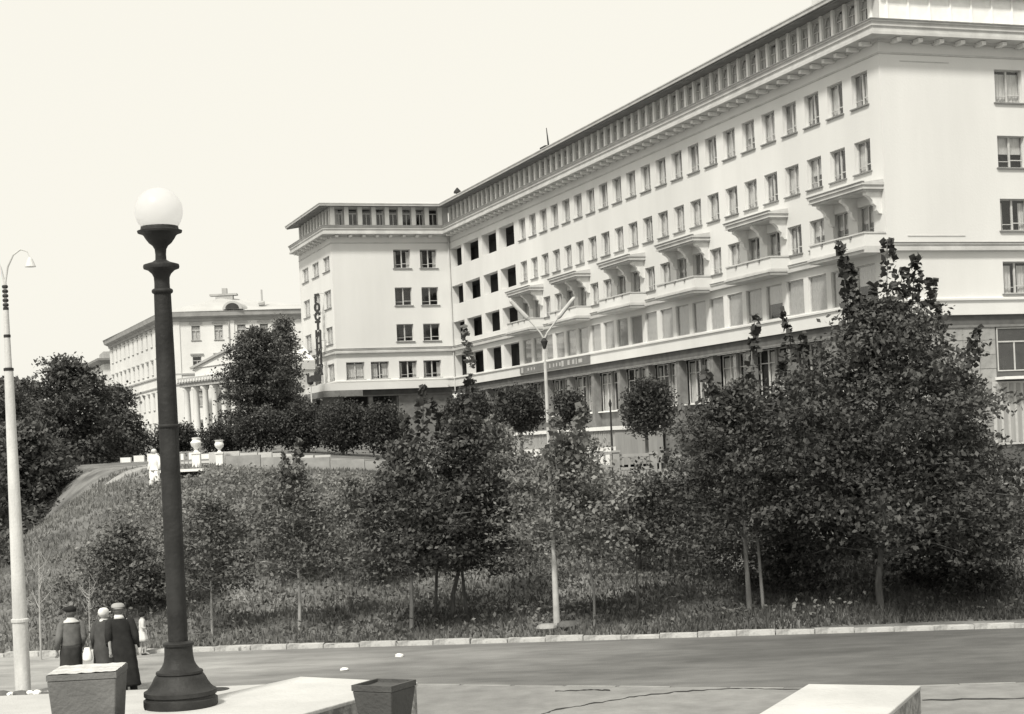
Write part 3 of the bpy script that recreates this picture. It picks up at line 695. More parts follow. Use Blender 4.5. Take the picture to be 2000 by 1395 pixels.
# ground floor, end wall: stone tiles one by one, window, ledge, tall door
MB().box(0.62, 30, .10, .18, -4.5, 4.82).build('ground_wall', M_gf, h)
random.seed(8)
tiles = [mm(MB().box(.0, .915, -.05 + .008 * q, .0, .0, .685), 'stone_tile', mat('stone_tile_%d' % q, .30 + .03 * q, .22 + .02 * q, 2.2, bump=.3, bscale=12)) for q in range(4)]
for i in range(6):
    for j in range(10): share('stone_tile', random.choice(tiles), h, (.34 + i * .93, .098, -2.24 + j * .7))
window(h, (7.0, .0, 2.5), 0, 2.0, 2.15, .06, 'cross', 5, 1, False)
MB().box(5.8, 8.3, -.75, .05, 2.08, 2.22).build('door_canopy', M_white, h)
d = MB().box(5.6, 8.2, -.02, .05, -1.1, 2.0).build('door', M_frame, h)
for k in range(6): MB().box(5.75 + .4 * k, 5.98 + .4 * k, -.045, -.02, -.95, 1.9).build('door_panel', M_plinth, d)
# ground floor of the side wing: stone wall by the inner corner, dark entrance bay, porch slab round the corner
MB().box(-5.2, -.3, HL + .12, HL + .4, -2, 4.82).build('ground_wall', M_stone, h)
MB().box(-HW, -5.2, HL + 3.0, HL + 3.1, -2, 4.82).build('entrance_back_wall', M_dark, h)
MB().box(-HW, -HW + .5, HL + .1, HL + .6, -2, 4.82).build('pillar', M_stone, h)
MB().box(-7.9, -7.5, HL + .1, HL + .5, -2, 4.82).build('pillar', M_stone, h)
b = MB(); b.prism([(-11.9, 68.45), (-11.9, 83.0), (-10.66, 83.0), (-10.66, 69.06), (-.9, 69.06), (-.9, 68.45)], 5.25, 5.86); b.build('porch_parapet', M_wall, h)
b = MB(); b.prism([(-12.0, 68.35), (-12.0, 83.1), (-10.4, 83.1), (-10.4, 70.5), (-8.6, 69.2), (-8.6, 68.35)], 4.72, 5.24); b.build('porch_slab', M_stone, h)
# downpipe in the inner corner
MB().tube([(-.12, HL - .14, 4.9), (-.12, HL - .14, 18.3)], .06, 8).build('downpipe', M_attic, h)
# roof-edge lettering HOTEL, standing off the side face
sg = empty('hotel_sign', (0, 0, 0)); sg.parent = h
sgf = MB(); sgf.box(-11.22, -11.16, 72.38, 72.46, 6.6, 14.0)
for z_ in (7.6, 9.8, 12.2, 13.9): sgf.box(-11.2, -10.6, 72.4, 72.44, z_, z_ + .04)
obj('sign_frame', sgf.me('sign_frame'), M_signl, sg)
for k, ch in enumerate('ГОСТИНИЦА'):
    cu = bpy.data.curves.new('letter', 'FONT'); cu.body = ch; cu.size = .95; cu.extrude = .04; cu.offset = .055; cu.align_x = 'CENTER'; cu.align_y = 'CENTER'
    t = bpy.data.objects.new('tmp', cu); COL.objects.link(t); dg = bpy.context.evaluated_depsgraph_get(); me = bpy.data.meshes.new_from_object(t.evaluated_get(dg)); bpy.data.objects.remove(t)
    me.name = 'letter'; me.materials.clear(); me.materials.append(M_signd)
    o = share('letter', me, sg, (-11.3, 72.5, 13.45 - .79 * k)); o.rotation_euler = (PI / 2, 0, -PI / 2 + .55)
bd = MB().box(-.16, -.08, 37.7, 52.0, 5.40, 5.96).build('sign_board', M_sign, h)
random.seed(12); b = MB()
for y0, y1, hh in ((51.2, 51.65, .9), (49.9, 50.2, .5), (49.2, 49.5, .5), (48.6, 48.8, .4), (46.4, 46.6, .5), (45.3, 45.5, .7), (44.5, 44.7, .6), (43.9, 44.1, .6), (43.2, 43.45, .6), (42.6, 43.0, .95), (41.4, 41.8, .8), (40.5, 40.9, .7), (40.0, 40.2, .9), (39.0, 39.7, .6)):
    MB().box(-.18, -.165, y0, y1, 5.68 - .22 * hh, 5.68 + .22 * hh).build('letter', M_signl, bd)
MB().box(-11.75, -11.7, 70.2, 77.5, 6.22, 6.28).build('sign_rail', M_signd, sg)
yy = 70.3; random.seed(4)
while yy < 77: ww = random.uniform(.35, .7); MB().box(-11.78, -11.7, yy, yy + ww, 6.3, 6.3 + random.uniform(.45, .85)).build('letter', M_signd, sg); yy += ww + .16

# ------------------------------------------------------------------ old plastered building far left, beyond the hotel
def frame_on(P, Q):
    d = (Vector(Q) - Vector(P)); return math.atan2(d.y, d.x), d.length
def old_face(par, P, Q, z0, z1, cols, rowz, ww=1.0, mw=M_old):
    rz, L = frame_on(P, Q); ops = []
    for c in cols:
        for a, b_ in rowz: ops.append((c - ww / 2, c + ww / 2, a, b_, .25))
    obj('wall', wall_mesh('wall', L, z0, z1, ops), mw, par, (P[0], P[1], 0), rz)
    ca, sa = math.cos(rz), math.sin(rz)
    for o in ops:
        u = (o[0] + o[1]) / 2; window(par, (P[0] + ca * u, P[1] + sa * u, o[2]), rz, ww, round(o[3] - o[2], 2), .12, 'cross', random.choice((0, None, 5)), 1, True)
    bk = MB().box(0, L, .6, .7, z0, z1 - .1).build('interior_wall', M_dark, par, (P[0], P[1], 0), rz)
    hd = mm(MB().box(-ww * .75, ww * .75, -.18, 0, .22, .36), 'window_hood', M_oldt)
    for o in ops:
        u = (o[0] + o[1]) / 2; share('window_hood', hd, par, (P[0] + ca * u, P[1] + sa * u, o[3]), rz)
    return rz, L
random.seed(31)
ob = empty('old_building', (0, 0, 0), label='old plastered four-storey building with hipped tin roof behind the iron lamp column', category='building')
A_, B_, C_ = (-14.0, 195.3), (-39.5, 190.0), (-56.0, 230.0)
zr = [(18.3, 20.0), (14.9, 16.4), (10.6, 12.4), (6.9, 8.7)]
old_face(ob, B_, A_, 3.5, 21.0, [3.3 + 2.63 * k for k in range(9)], zr)
old_face(ob, C_, B_, 3.5, 21.0, [2.5 + 3.4 * k for k in range(12)], zr)
OP = [A_, B_, C_]
sweep('cornice', OP, [(-.1, 20.5), (.15, 20.5), (.2, 20.8), (.75, 21.05), (.85, 21.45), (.9, 21.6), (-.1, 21.62)], M_oldt, ob)
sweep('string_course', OP, [(-.1, 14.3), (.14, 14.32), (.14, 14.5), (-.1, 14.55)], M_oldt, ob)
sweep('string_course', OP, [(-.1, 13.1), (.12, 13.12), (.12, 13.28), (-.1, 13.3)], M_oldt, ob)
sweep('plinth', OP, [(-.1, 3), (.2, 3), (.2, 6.2), (-.1, 6.3)], M_stone, ob)
V = [(-13.5, 194.3, 21.6), (-39.9, 189.0, 21.6), (-57.0, 229.8, 21.6), (-34.4, 199.5, 24.0), (-14, 204.0, 22.9), (-48, 233, 23.8), (-26, 201.0, 22.9)]
obj('roof', mesh('roof', V, [(1, 0, 4, 6), (1, 6, 3), (2, 1, 3, 5)]), M_oldr, ob)
b = MB(); b.box(-35.3, -33.2, 199, 200, 23.4, 24.2); b.box(-36.0, -32.7, 198.9, 200.1, 24.2, 24.42); b.box(-34.5, -33.9, 199.1, 199.7, 24.42, 25.1); b.build('chimney', M_oldt, ob)
b = MB(); b.tube([(-29.5, 198, 22.6), (-29.5, 198, 24.6)], .12, 6); b.tube([(-29.9, 198, 22.9), (-29.2, 198, 23.0)], .3, 6); b.build('roof_mast', M_oldt, ob)
dr = MB(); pr = [(math.cos(PI * k / 10) * 1.15, math.sin(PI * k / 10) * .95) for k in range(11)]
dr.v = [(-31.9 + x_, 190.6, 21.75 + z_) for x_, z_ in pr] + [(-31.9 + x_, 195.2, 21.9 + z_) for x_, z_ in pr]
dr.f = [(i, i + 1, 12 + i, 11 + i) for i in range(10)] + [tuple(range(11))]; dm_ = dr.build('dormer', M_oldr, ob)
dr = MB(); dr.v = [(-31.9 + x_ * .7, 190.55, 21.8 + z_ * .7) for x_, z_ in pr]; dr.f = [tuple(range(11))]; dr.build('pane', M_dark, dm_)
rzB, _ = frame_on(B_, A_)
for u in (1.1, 7.4): MB().box(u - .35, u + .35, -.12, .02, 13.3, 20.5).build('pilaster', M_old if u < 2 else M_old, ob, (B_[0], B_[1], 0), rzB)
MB().tube([(7.1, -.2, 6), (7.1, -.2, 20.6)], .09, 6).build('downpipe', M_oldt, ob, (B_[0], B_[1], 0), rzB)

ob2 = empty('terrace_house', (0, 0, 0), label='pale stepped building with ledged roofs at the far left behind the dark tree', category='building')
A2, B2, C2 = (-52.5, 238.5), (-58.5, 236.5), (-62.6, 247)
old_face(ob2, B2, A2, 3, 19.2, [1.5, 3.6, 5.4], [(15.6, 17.6), (11.8, 13.8), (8, 10)], .8, M_old)
old_face(ob2, C2, B2, 3, 19.2, [2 + 3.6 * k for k in range(3)], [(15.6, 17.6), (11.8, 13.8), (8, 10)], 1.2, M_old)
sweep('cornice', [A2, B2, C2], [(-.1, 18.8), (.3, 18.9), (.9, 19.3), (1.0, 19.6), (-.1, 19.7)], M_oldt, ob2)
sweep('string_course', [A2, B2, C2], [(-.1, 14.6), (.5, 14.7), (.5, 14.95), (-.1, 15.0)], M_oldt, ob2)
MB().prism([A2, B2, (-61, 244), (-55, 246)], 19.7, 20.6).build('attic', M_oldt, ob2)
ob3 = empty('roofed_block', (0, 0, 0), label='low cornice block farthest left, just above the dark tree tops', category='building')
A3, B3, C3 = (-61.5, 264), (-67, 262), (-70.5, 271)
old_face(ob3, B3, A3, 3, 20.0, [1.4, 3.8], [(15.5, 17.5), (11, 13)], .9, M_old)
old_face(ob3, C3, B3, 3, 20.0, [2.5 + 4 * k for k in range(2)], [(15.5, 17.5), (11, 13)], 1.1, M_old)
sweep('cornice', [A3, B3, C3], [(-.1, 19.4), (.8, 19.9), (.9, 20.3), (-.1, 20.4)], M_oldt, ob3)

# columned portico between the old building and the hotel
pt = empty('portico', (-30.1, 152.0, 0), -.877, label='white columned portico with raking pediment, half hidden by the broad dark tree', category='portico')
random.seed(2)
colm = MB(); colm.lathe([(.42, 4.6), (.42, 4.9), (.33, 5.0), (.32, 7.5), (.26, 10.7), (.38, 10.9), (.4, 11.15)], 16); cme = mm(colm, 'column', M_old, False)
cme.polygons.foreach_set('use_smooth', [True] * len(cme.polygons))
for k in range(8): share('column', cme, pt, (.2 + k * 1.72, 0, 0))
b = MB(); b.box(-.3, 12.9, -.45, .45, 11.15, 11.5); b.box(-.45, 13.05, -.6, .6, 11.5, 12.0); b.build('entablature', M_oldt, pt)
dn = mm(MB().box(0, .22, -.72, -.6, 11.62, 11.85), 'dentil', M_old)
for k in range(24): share('dentil', dn, pt, (-.4 + k * .53, 0, 0))
b = MB(); MB().box(2.6, 12.9, -.4, 6, 12.0, 12.8).build('attic', M_old, pt); V = [(2.4, -.5, 12.8), (12.9, -.5, 12.8), (11.0, -.5, 14.3), (2.4, 6, 12.8), (12.9, 6, 12.8), (11.0, 6, 14.3)]; b.v = V; b.f = [(0, 1, 2), (0, 2, 5, 3), (1, 4, 5, 2)]; b.build('pediment', M_old, pt)
b = MB(); b.tube([(2.2, -.6, 12.8), (11.0, -.6, 14.4)], .14, 4); b.tube([(11.0, -.6, 14.4), (13.0, -.6, 12.8)], .14, 4); b.build('raking_cornice', M_oldt, pt)
MB().box(0, 12.8, 2.2, 6, 4, 12).build('wall', M_old, pt)
dm3 = mm(MB().box(-.5, .5, 2.1, 2.2, 5, 8.6), 'door', M_oldt)
for k in range(3): share('door', dm3, pt, (2 + k * 3.4, 0, 0))
MB().box(-.8, 11.8, -1.2, 2.2, 3.6, 4.6).build('steps', M_stone, pt)

# ------------------------------------------------------------------ grass and undergrowth on the bank
RNG = np.random.default_rng(77)
def gz(x, y): return ground(x, y) + (bumpy(x, y) * min(1, max(0, (66 - y) / 3)) if 36 < y < 66 else 0)
def blades(name, n, x0, x1, y0, y1, hmin, hmax, m, keep=lambda x, y: True, wd=.03):
    X = RNG.uniform(x0, x1, n); Y = y0 + (y1 - y0) * RNG.uniform(0, 1, n) ** 1.25
    P = [(x, y, gz(x, y)) for x, y in zip(X, Y) if y > kerb_y(x) + .32 and keep(x, y)]
    c = np.array(P); n = len(c); hh = RNG.uniform(hmin, hmax, n)
    a = RNG.uniform(0, PI, n); ww = wd * RNG.uniform(.6, 1.6, n)
    d = np.stack([np.cos(a) * ww, np.sin(a) * ww, np.zeros(n)], 1); lean = RNG.normal(0, .35, (n, 2)) * hh[:, None]
    v = np.empty((n, 3, 3)); v[:, 0] = c - d; v[:, 1] = c + d; v[:, 2] = c; v[:, 2, 2] += hh; v[:, 2, :2] += lean; v[:, :2, 2] -= .03
    me = bpy.data.meshes.new(name); me.vertices.add(n * 3); me.vertices.foreach_set('co', v.reshape(-1)); me.loops.add(n * 3); me.loops.foreach_set('vertex_index', np.arange(n * 3, dtype=np.int32))
    me.polygons.add(n); me.polygons.foreach_set('loop_start', np.arange(0, n * 3, 3, dtype=np.int32)); me.polygons.foreach_set('loop_total', np.full(n, 3, dtype=np.int32))
    t = .55 - .042 * (c[:, 0] + 6) + .22 * np.sin(c[:, 0] * .55 + np.sin(c[:, 1] * .4) * 2) + .2 * np.sin(c[:, 1] * .9 + c[:, 0] * .3) + RNG.normal(0, .22, n)  # blades darken to the right: tree shade and denser growth put in tone
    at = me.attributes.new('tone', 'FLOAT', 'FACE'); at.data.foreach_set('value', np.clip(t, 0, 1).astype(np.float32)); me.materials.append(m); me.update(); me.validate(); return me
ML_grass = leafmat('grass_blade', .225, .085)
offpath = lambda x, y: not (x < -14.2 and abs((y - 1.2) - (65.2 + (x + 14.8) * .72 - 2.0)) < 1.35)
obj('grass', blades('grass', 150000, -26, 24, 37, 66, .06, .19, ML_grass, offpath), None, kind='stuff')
def weeds(n, per, leaf, m, region, hmax=.45):
    C = []; T = []
    for _ in range(n):
        x, y = region()
        if y < kerb_y(x) + .5 or not offpath(x, y) or (abs(x + 12.6) < 1.6 and y > 58.5) or (x < -2.5 and y > 60.5): continue
        z = gz(x, y); k = per; hh = hmax * RNG.uniform(.4, 1.2); r = RNG.uniform(.15, .4)
        C.append(np.stack([x + RNG.normal(0, r, k), y + RNG.normal(0, r, k), z + RNG.uniform(.03, hh, k)], 1)); T.append(np.full(k, RNG.uniform(.1, .9)))
    return np.concatenate(C), np.concatenate(T)
c, t = weeds(2600, 14, .13, None, lambda: (RNG.uniform(-13, 22), 38 + 27 * RNG.uniform(0, 1) ** .8))
obj('undergrowth', leaves_mesh('undergrowth', c, .125, ML_mid, tone=t), None, kind='stuff')
c, t = weeds(1500, 14, .13, None, lambda: (RNG.uniform(-13, 4), RNG.uniform(46, 65)), .55)
obj('pale_undergrowth', leaves_mesh('pale_undergrowth', c, .13, ML_lite, tone=t), None, kind='stuff')
c, t = weeds(700, 20, .2, None, lambda: (RNG.uniform(-34, -17), RNG.uniform(44, 80)), .9)
obj('shade_undergrowth', leaves_mesh('shade_undergrowth', c, .22, ML_dark, tone=t), None, kind='stuff')

# ------------------------------------------------------------------ young trees along the bank
G1 = 'young trees on the bank'
tree('young_tree', 'small pale-stemmed young tree just right of the iron lamp column', 'tree', -7.6, 40.3, 0.15, 3.74, -8.62, -6.36, 1.21, .11, 1.0, ML_mid, G1, .03, M_barkw, seed=101)
tree('shrub_tree', 'low bushy tree behind the three people, left of the iron lamp', 'tree', -10.32, 43, 0.45, 2.98, -11.65, -8.85, .75, .11, 1.2, ML_mid, G1, .035, seed=102)
tree('young_tree', 'cone-crowned young tree with a thin limewashed stem', 'tree', -5.39, 39.8, 0.12, 4.4, -6.56, -4.12, 1.53, .11, .95, ML_mid, G1, .042, M_barkw, ((0.2, .0, 4.75, 1.0, .22), (-.2, .1, 4.45, .8, .2)), seed=103)
tree('young_tree', 'young tree with one tall leafy shoot, left of the many-stemmed dark tree', 'tree', -2.63, 39.3, 0.1, 5, -4.00, -1.12, 1.51, .12, 1.1, ML_dark, G1, .05, M_barkm, ((.55, 0, 5.9, 1.5, .2), (.1, .2, 5.2, 1, .2)), seed=104)
tree('young_tree', 'dense dark young tree with several stems beside the white street light', 'tree', -1.69, 41, 0.25, 5.55, -2.47, 0.72, 1.35, .12, 1.35, ML_dark, G1, .06, M_bark, ((.7, 0, 6.0, 1.3, .22), (-.25, 0, 5.5, 1.2, .2), (1.5, .2, 5.6, 1.1, .2)), seed=105, stems=3)
tree('young_tree', 'thin-stemmed sapling with a small low crown, left of the twin trunks', 'tree', 2.92, 40.5, 0.22, 3.3, 1.87, 4.23, 1.7, .11, 1.0, ML_mid, G1, .025, M_barkm, seed=106)
tree('young_tree', 'broad young tree on twin trunks, left of the tallest tree', 'tree', 5.57, 39.5, 0.15, 6.1, 3.36, 7.52, 1.87, .12, .95, ML_dark, G1, .06, M_barkm, ((.45, 0, 7.2, 1.7, .2), (-.8, .2, 5.95, 1.2, .22), (1.1, 0, 6.2, 1.2, .2)), seed=107, stems=2)
tree('tall_tree', 'tallest young tree with upright leafy shoots reaching the hotel balconies', 'tree', 8.74, 39.5, 0.15, 8.1, 5.87, 12.4, 1.35, .13, 1.05, ML_dark, G1, .085, M_bark,
     ((-.60, 0, 8.9, 2.6, .26), (-.35, .1, 8.3, 2.2, .24), (.55, 0, 8.85, 2.6, .28), (.9, -.1, 8.1, 2.0, .26), (1.25, 0, 8.45, 2.2, .26), (1.6, .1, 7.9, 1.7, .24), (.15, 0, 7.8, 1.5, .25), (-.05, .2, 7.5, 1.3, .25)), seed=108, lumps=14)
tree('young_tree', 'slender tree with a leaning top shoot behind the broad twin-trunk tree', 'tree', 7.79, 44, 0.55, 6.5, 6.33, 9.57, 2.0, .12, 1.0, ML_dark, G1, .045, M_bark, ((-.3, 0, 7.25, 1.5, .2), (.2, .1, 6.6, 1, .2)), seed=109)
tree('young_tree', 'dark spreading tree at the far right below the hotel end wall', 'tree', 11.7, 42, 0.35, 6.4, 10.06, 12.64, 1.2, .13, 1.15, ML_dark, G1, .05, M_bark, ((-.6, 0, 7.2, 1.3, .22), (.4, 0, 6.6, 1, .2)), seed=110)
tree('young_tree', 'pale loose-leaved tree wrapped round the middle of the street light pole', 'tree', 1.75, 38.7, .1, 4.95, -.45, 2.75, 1.7, .12, .95, ML_lite, G1, .03, M_barkm, ((-.75, -.7, 5.1, 1.4, .25), (-.1, -.5, 5.25, 1.2, .2)), seed=111)
tree('bank_bush', 'pale bush on the open bank below the low grey wall', 'bush', -4.93, 49, 1.45, 3.9, -6.0, -3.75, 1.6, .12, .7, ML_lite, G1, .03, seed=112)
tree('young_tree', 'pale-leaved tree higher on the bank, left of the street light pole', 'tree', -0.81, 54, 2.1, 5.5, -2.49, 0.99, 2.3, .13, .8, ML_lite, G1, .04, M_bark, ((-.6, 0, 6.4, 1.4, .2),), seed=113)
tree('young_tree', 'mid-grey tree in front of the fence posts at the bank top', 'tree', 6.4, 55, 1.85, 5.4, 4.92, 8.28, 2.0, .13, .85, ML_mid, G1, .045, seed=114)
tree('bank_bush', 'mid-grey bush on the upper bank left of the cone-crowned tree', 'bush', -7.6, 52, 1.9, 3.9, -8.8, -6.3, 1.9, .12, .7, ML_lite, G1, .03, seed=115)
tree('bank_bush', 'dark bush at the foot of the far right bank', 'bush', 11.0, 41, .3, 2.4, 9.6, 12.4, .3, .12, 1.0, ML_dark, G1, .03, seed=116)
tree('bank_bush', 'dark low bush under the tall tree by the kerb', 'bush', 7.0, 42.5, .4, 2.2, 5.8, 8.2, .4, .12, .9, ML_dark, G1, .03, seed=117)
tree('bank_bush', 'pale weedy bush on the bank above the dark low tree, by the lamp column', 'bush', -9.6, 50, 1.7, 3.6, -10.8, -8.3, 1.7, .12, .65, ML_lite, G1, .03, seed=118)
tree('young_tree', 'upper-bank tree filling the gap between the two dense dark trees', 'tree', 3.4, 46, 0.9, 3.3, 2.04, 4.96, 1.3, .12, .95, ML_mid, G1, .04, seed=119)

for i_, (lb, x, y, zt, wd, m_, sd) in enumerate((
    ('pale scrubby bush midway up the bank between the first two thin-stemmed trees', -6.4, 46, 3.1, 2.4, ML_lite, 131),
    ('grey scrubby bush midway up the bank left of the many-stemmed tree', -4.1, 45, 3.0, 2.2, ML_lite, 132),
    ('pale bush on the upper bank behind the loose-leaved tree', 1.4, 56, 4.4, 2.6, ML_lite, 134),
    ('dark bush behind the twin trunks', 5.2, 44, 2.5, 3.0, ML_mid, 136),
    ('dark bush filling the bank behind the tallest tree', 9.6, 47, 4.0, 4.0, ML_dark, 137),
    ('grey bush at the far right edge in front of the fence', 15.0, 52, 2.2, 3.4, ML_dark, 138),
    ('grey low bush behind the child on the bank', -9.2, 44.5, 2.0, 2.0, ML_mid, 140))):
    z_ = ground(x, y); tree('bank_bush', lb, 'bush', x, y, z_, zt, x - wd / 2, x + wd / 2, z_ + .25, .12, .62, m_, 'bushes on the bank', .025, seed=sd, lumps=7)

# clipped trees and hedge along the hotel front
G2 = 'clipped trees along the hotel front'
def ball(label, x, y, z, zt, xl, xr, zc, seed, group=G2, m=ML_ball, leaf=.15, cat='tree', nm='clipped_tree'):
    global RNG
    RNG = np.random.default_rng(seed); random.seed(seed); r = empty(nm, (x, y, z), label=label, category=cat, group=group)
    tr = MB(); tr.tube([(0, 0, -.3), (0, 0, zc - z + .3)], [.09, .07], 8); tr.build('trunk', M_bark, r)
    cx, cz = (xl + xr) / 2 - x, (zt + zc) / 2 - z; rx, rz_ = (xr - xl) / 2, (zt - zc) / 2
    lob = [(cx, 0, cz, rx * .9, rx * .9, rz_ * .92)] + [(cx + random.uniform(-.35, .35) * rx, random.uniform(-.3, .3) * rx, cz + random.uniform(-.35, .4) * rz_, rx * .66, rx * .66, rz_ * .66) for _ in range(6)]
    tips = in_lobes(lob, int(240 * rx * rz_ + 120), .72); k = 16
    c = np.repeat(tips, k, 0) + RNG.normal(size=(len(tips) * k, 3)) * .16
    share('crown', leaves_mesh('crown', c, leaf, m, tone=np.repeat(RNG.uniform(.1, .8, len(tips)), k)), r); return r
ball('round clipped dark tree in front of the ground-floor pillars, right of the street light', 5.94, 72, 2.69, 7.23, 4.85, 7.36, 4.64, 201)
ball('small narrow clipped tree just right of the street light pole', 2.96, 78, 3.02, 7.02, 2.1, 3.68, 5.0, 202)
ball('round clipped tree immediately left of the street light pole', .49, 82, 3.31, 7.45, -.75, 1.7, 5.0, 203)
ball('clipped tree in front of the inner corner of the hotel', -2.38, 84, 3.64, 7.3, -3.5, -.9, 4.9, 204)
ball('leftmost clipped bush of the row right of the stair urns', -16.0, 90, 4.67, 6.3, -17.4, -14.3, 4.75, 205)
ball('second clipped bush of the row right of the stair urns', -13.51, 88, 4.63, 6.8, -15.0, -11.7, 4.7, 206)
ball('taller clipped bush below the hotel porch corner', -11.2, 88, 4.59, 7.2, -12.7, -9.5, 4.65, 207)
ball('broad dark clipped bush in front of the hotel entrance bay', -8.9, 86, 4.35, 7.25, -10.4, -7.3, 4.5, 208)
ball('clipped bush in front of the pale wall by the inner corner', -6.7, 85, 4.12, 6.9, -8.0, -5.2, 4.4, 209)
ball('clipped bush left of the iron lamp column at the bank top', -21.6, 92, 4.7, 6.5, -23.2, -20.2, 4.75, 210)
ball('clipped bush directly behind the iron lamp column at the bank top', -18.9, 92, 4.7, 6.5, -20.5, -17.6, 4.75, 211)
ball('clipped bush farthest left of the bank-top row, against the big dark tree', -24.3, 94, 4.6, 6.3, -26, -22.8, 4.7, 212)

# big old trees at the left and behind
G3 = 'big dark trees at the left'
def big(label, x, y, z, zt, xl, xr, zc, seed, leaf=.20, dens=.62, m=ML_far, group=G3, lumps=14): return tree('broad_tree', label, 'tree', x, y, z, zt, xl, xr, zc, leaf, dens, m, group, .22, M_bark, seed=seed, lumps=lumps, form='young', taper=.5)
big('tallest broad dark tree left of the iron lamp, against the old buildings', -21.7, 82, 2.0, 10.2, -25.2, -19.5, 2.4, 301)
big('broad dark tree between the white pole and the tallest left tree', -23.6, 76, .8, 8.6, -26.4, -20.6, 1.0, 302)
big('small distant tree top just right of the white pole', -33.55, 110, 3.5, 10.6, -36.0, -31.2, 4.8, 303, .3)
big('lower dark tree on the left flank of the bank beside the dirt path', -20.8, 70, 1.2, 6.6, -23.6, -18.2, .3, 304, .22)
big('dark tree behind the foot of the white pole', -20.2, 60, .1, 5.6, -22.6, -17.8, .1, 305, .2, .55)
big('dark tree descending to the hedge left of the iron lamp column', -20.4, 87, 3.4, 8.9, -22.9, -19.7, 3.6, 306)
big('low dark bush tree in the hollow below the dirt path', -17.4, 50, .1, 3.2, -19.6, -15.4, .1, 307, .16, .7)
big('dark tree at the far left edge behind the white pole', -27.6, 80, .2, 8.4, -31, -24, .5, 308)
big('dark tree in the hollow at the far left edge of the picture', -23.6, 66, .1, 5.8, -26.6, -20.6, .2, 309)
big('broad dark tree in front of the white portico, left of the hotel', -18.1, 118, 5.0, 14.2, -20.9, -15.7, 6.3, 310, .22, .6, ML_dark, 'trees by the hotel side wing')
big('taller greyer tree squeezed between the portico tree and the hotel wall', -18.3, 135, 5.2, 16.6, -20.2, -17.0, 7.0, 311, .24, .5, ML_mid, 'trees by the hotel side wing')

# bare sapling by the kerb
def bare(label, x, y, z, H, seed, r0=.022):
    random.seed(seed); r = empty('bare_sapling', (x, y, z), label=label, category='sapling', group='bare saplings by the kerb')
    b = MB(); top = Vector((.06, 0, H)); b.tube([(0, 0, -.1), (.02, 0, H * .5), top * .8, top], [r0 * 1.2, r0, r0 * .5, .004], 6); b.build('trunk', M_twig, r)
    for k in range(9):
        t = random.uniform(.42, .85); p = Vector((.05 * t, 0, H * t)); a = random.uniform(0, 2 * PI); L = random.uniform(.3, .75) * H / 2.5
        q = p + Vector((math.cos(a) * L * .7, math.sin(a) * L * .5, L * .75)); bb = MB(); bb.tube([p, (p + q) / 2 + Vector((0, 0, -.05)), q], [.009, .007, .003], 5, False)
        for j in range(3): s = p.lerp(q, .4 + .2 * j); bb.tube([s, s + Vector((random.uniform(-.18, .18), random.uniform(-.1, .1), random.uniform(.08, .25)))], [.005, .002], 4, False)
        bb.build('branch', M_twig, r)
bare('bare pale sapling with thin branches between the white pole and the man in the beret', -11.14, 37.9, 0, 2.55, 5)
bare('thin bare stick sapling beyond the pale one, on the grass', -10.6, 40.2, .1, 1.6, 9, .014)

# ------------------------------------------------------------------ bank-top fence, walls, urns
fz = lambda x: ground(x, 64.2) - .02
fn = empty('concrete_fence', (0, 0, 0), label='openwork concrete fence with square posts along the bank top at the right', category='fence')
post = mm(MB().box(-.13, .13, -.13, .13, -.5, 1.28).box(-.17, .17, -.17, .17, 1.28, 1.36), 'post', M_fence)
pan = MB(); pan.box(.13, 1.33, -.05, .05, 1.08, 1.2); pan.box(.13, 1.33, -.05, .05, .58, .68); pan.box(.13, 1.33, -.06, .06, .0, .16)
for k in range(9): pan.box(.2 + k * .125, .26 + k * .125, -.03, .03, .16, .58)
for k in range(5): pan.box(.22 + k * .25, .30 + k * .25, -.03, .03, .68, 1.08)
pan = mm(pan, 'panel', M_fence)
x = 2.6
while x < 24:
    z = (fz(x) + fz(x + 1.46)) / 2; share('post', post, fn, (x, 64.2, z)); share('panel', pan, fn, (x, 64.2, z)); x += 1.46
lwll = empty('low_wall', (0, 0, 0), label='low grey wall along the promenade edge above the open bank', category='wall')
x = -11.4
while x < 2.2:
    random.seed(int(x * 10)); z = ground(x + .7, 66)
    MB().box(x, x + 1.36, 65.0, 65.25, z - .4, z + .46 + random.uniform(-.02, .02)).build('wall_panel', M_fence, lwll); x += 1.38
wb = empty('white_parapet', (0, 0, 0), label='whitewashed parapet blocks in front of the clipped bushes, right of the urns', category='parapet')
for k, (x, w_) in enumerate(((-12.3, .6), (-11.68, .62), (-11.04, .7), (-10.3, .55), (-9.72, .5), (-9.2, .6), (-8.58, .5), (-8.0, .62))):
    z = ground(x, 66.3); MB().box(x, x + w_, 66.2, 66.5, z, z + random.uniform(.50, .58)).build('block', M_cope, wb)
wc = empty('white_parapet', (0, 0, 0), label='broken whitewashed kerb wall left of the iron lamp at the bank top', category='parapet')
for k in range(8):
    x = -19.2 + k * .66; z = ground(x, 80); MB().box(x, x + .5, 80, 80.3, z, z + .24 + .07 * (k % 3)).build('block', M_white, wc)
def urn(label, x, y, z, s, wide):
    r = empty('stair_urn', (x, y, z), label=label, category='urn', group='white urns by the bank stair')
    MB().box(-.17 * s, .17 * s, -.17 * s, .17 * s, -.4, .62 * s).box(-.21 * s, .21 * s, -.21 * s, .21 * s, .62 * s, .68 * s).build('pedestal', M_white, r)
    b = MB(); b.lathe([(.10 * s, .68 * s), (.13 * s, .70 * s), (.06 * s, .78 * s), (.08 * s, .84 * s), (.2 * s, .95 * s), (.24 * s, 1.1 * s), (.2 * s * wide, 1.2 * s), (.26 * s * wide, 1.3 * s), (.2 * s * wide, 1.31 * s)], 18); o = b.build('bowl', M_white, r); autosmooth(o, 50)
    return r
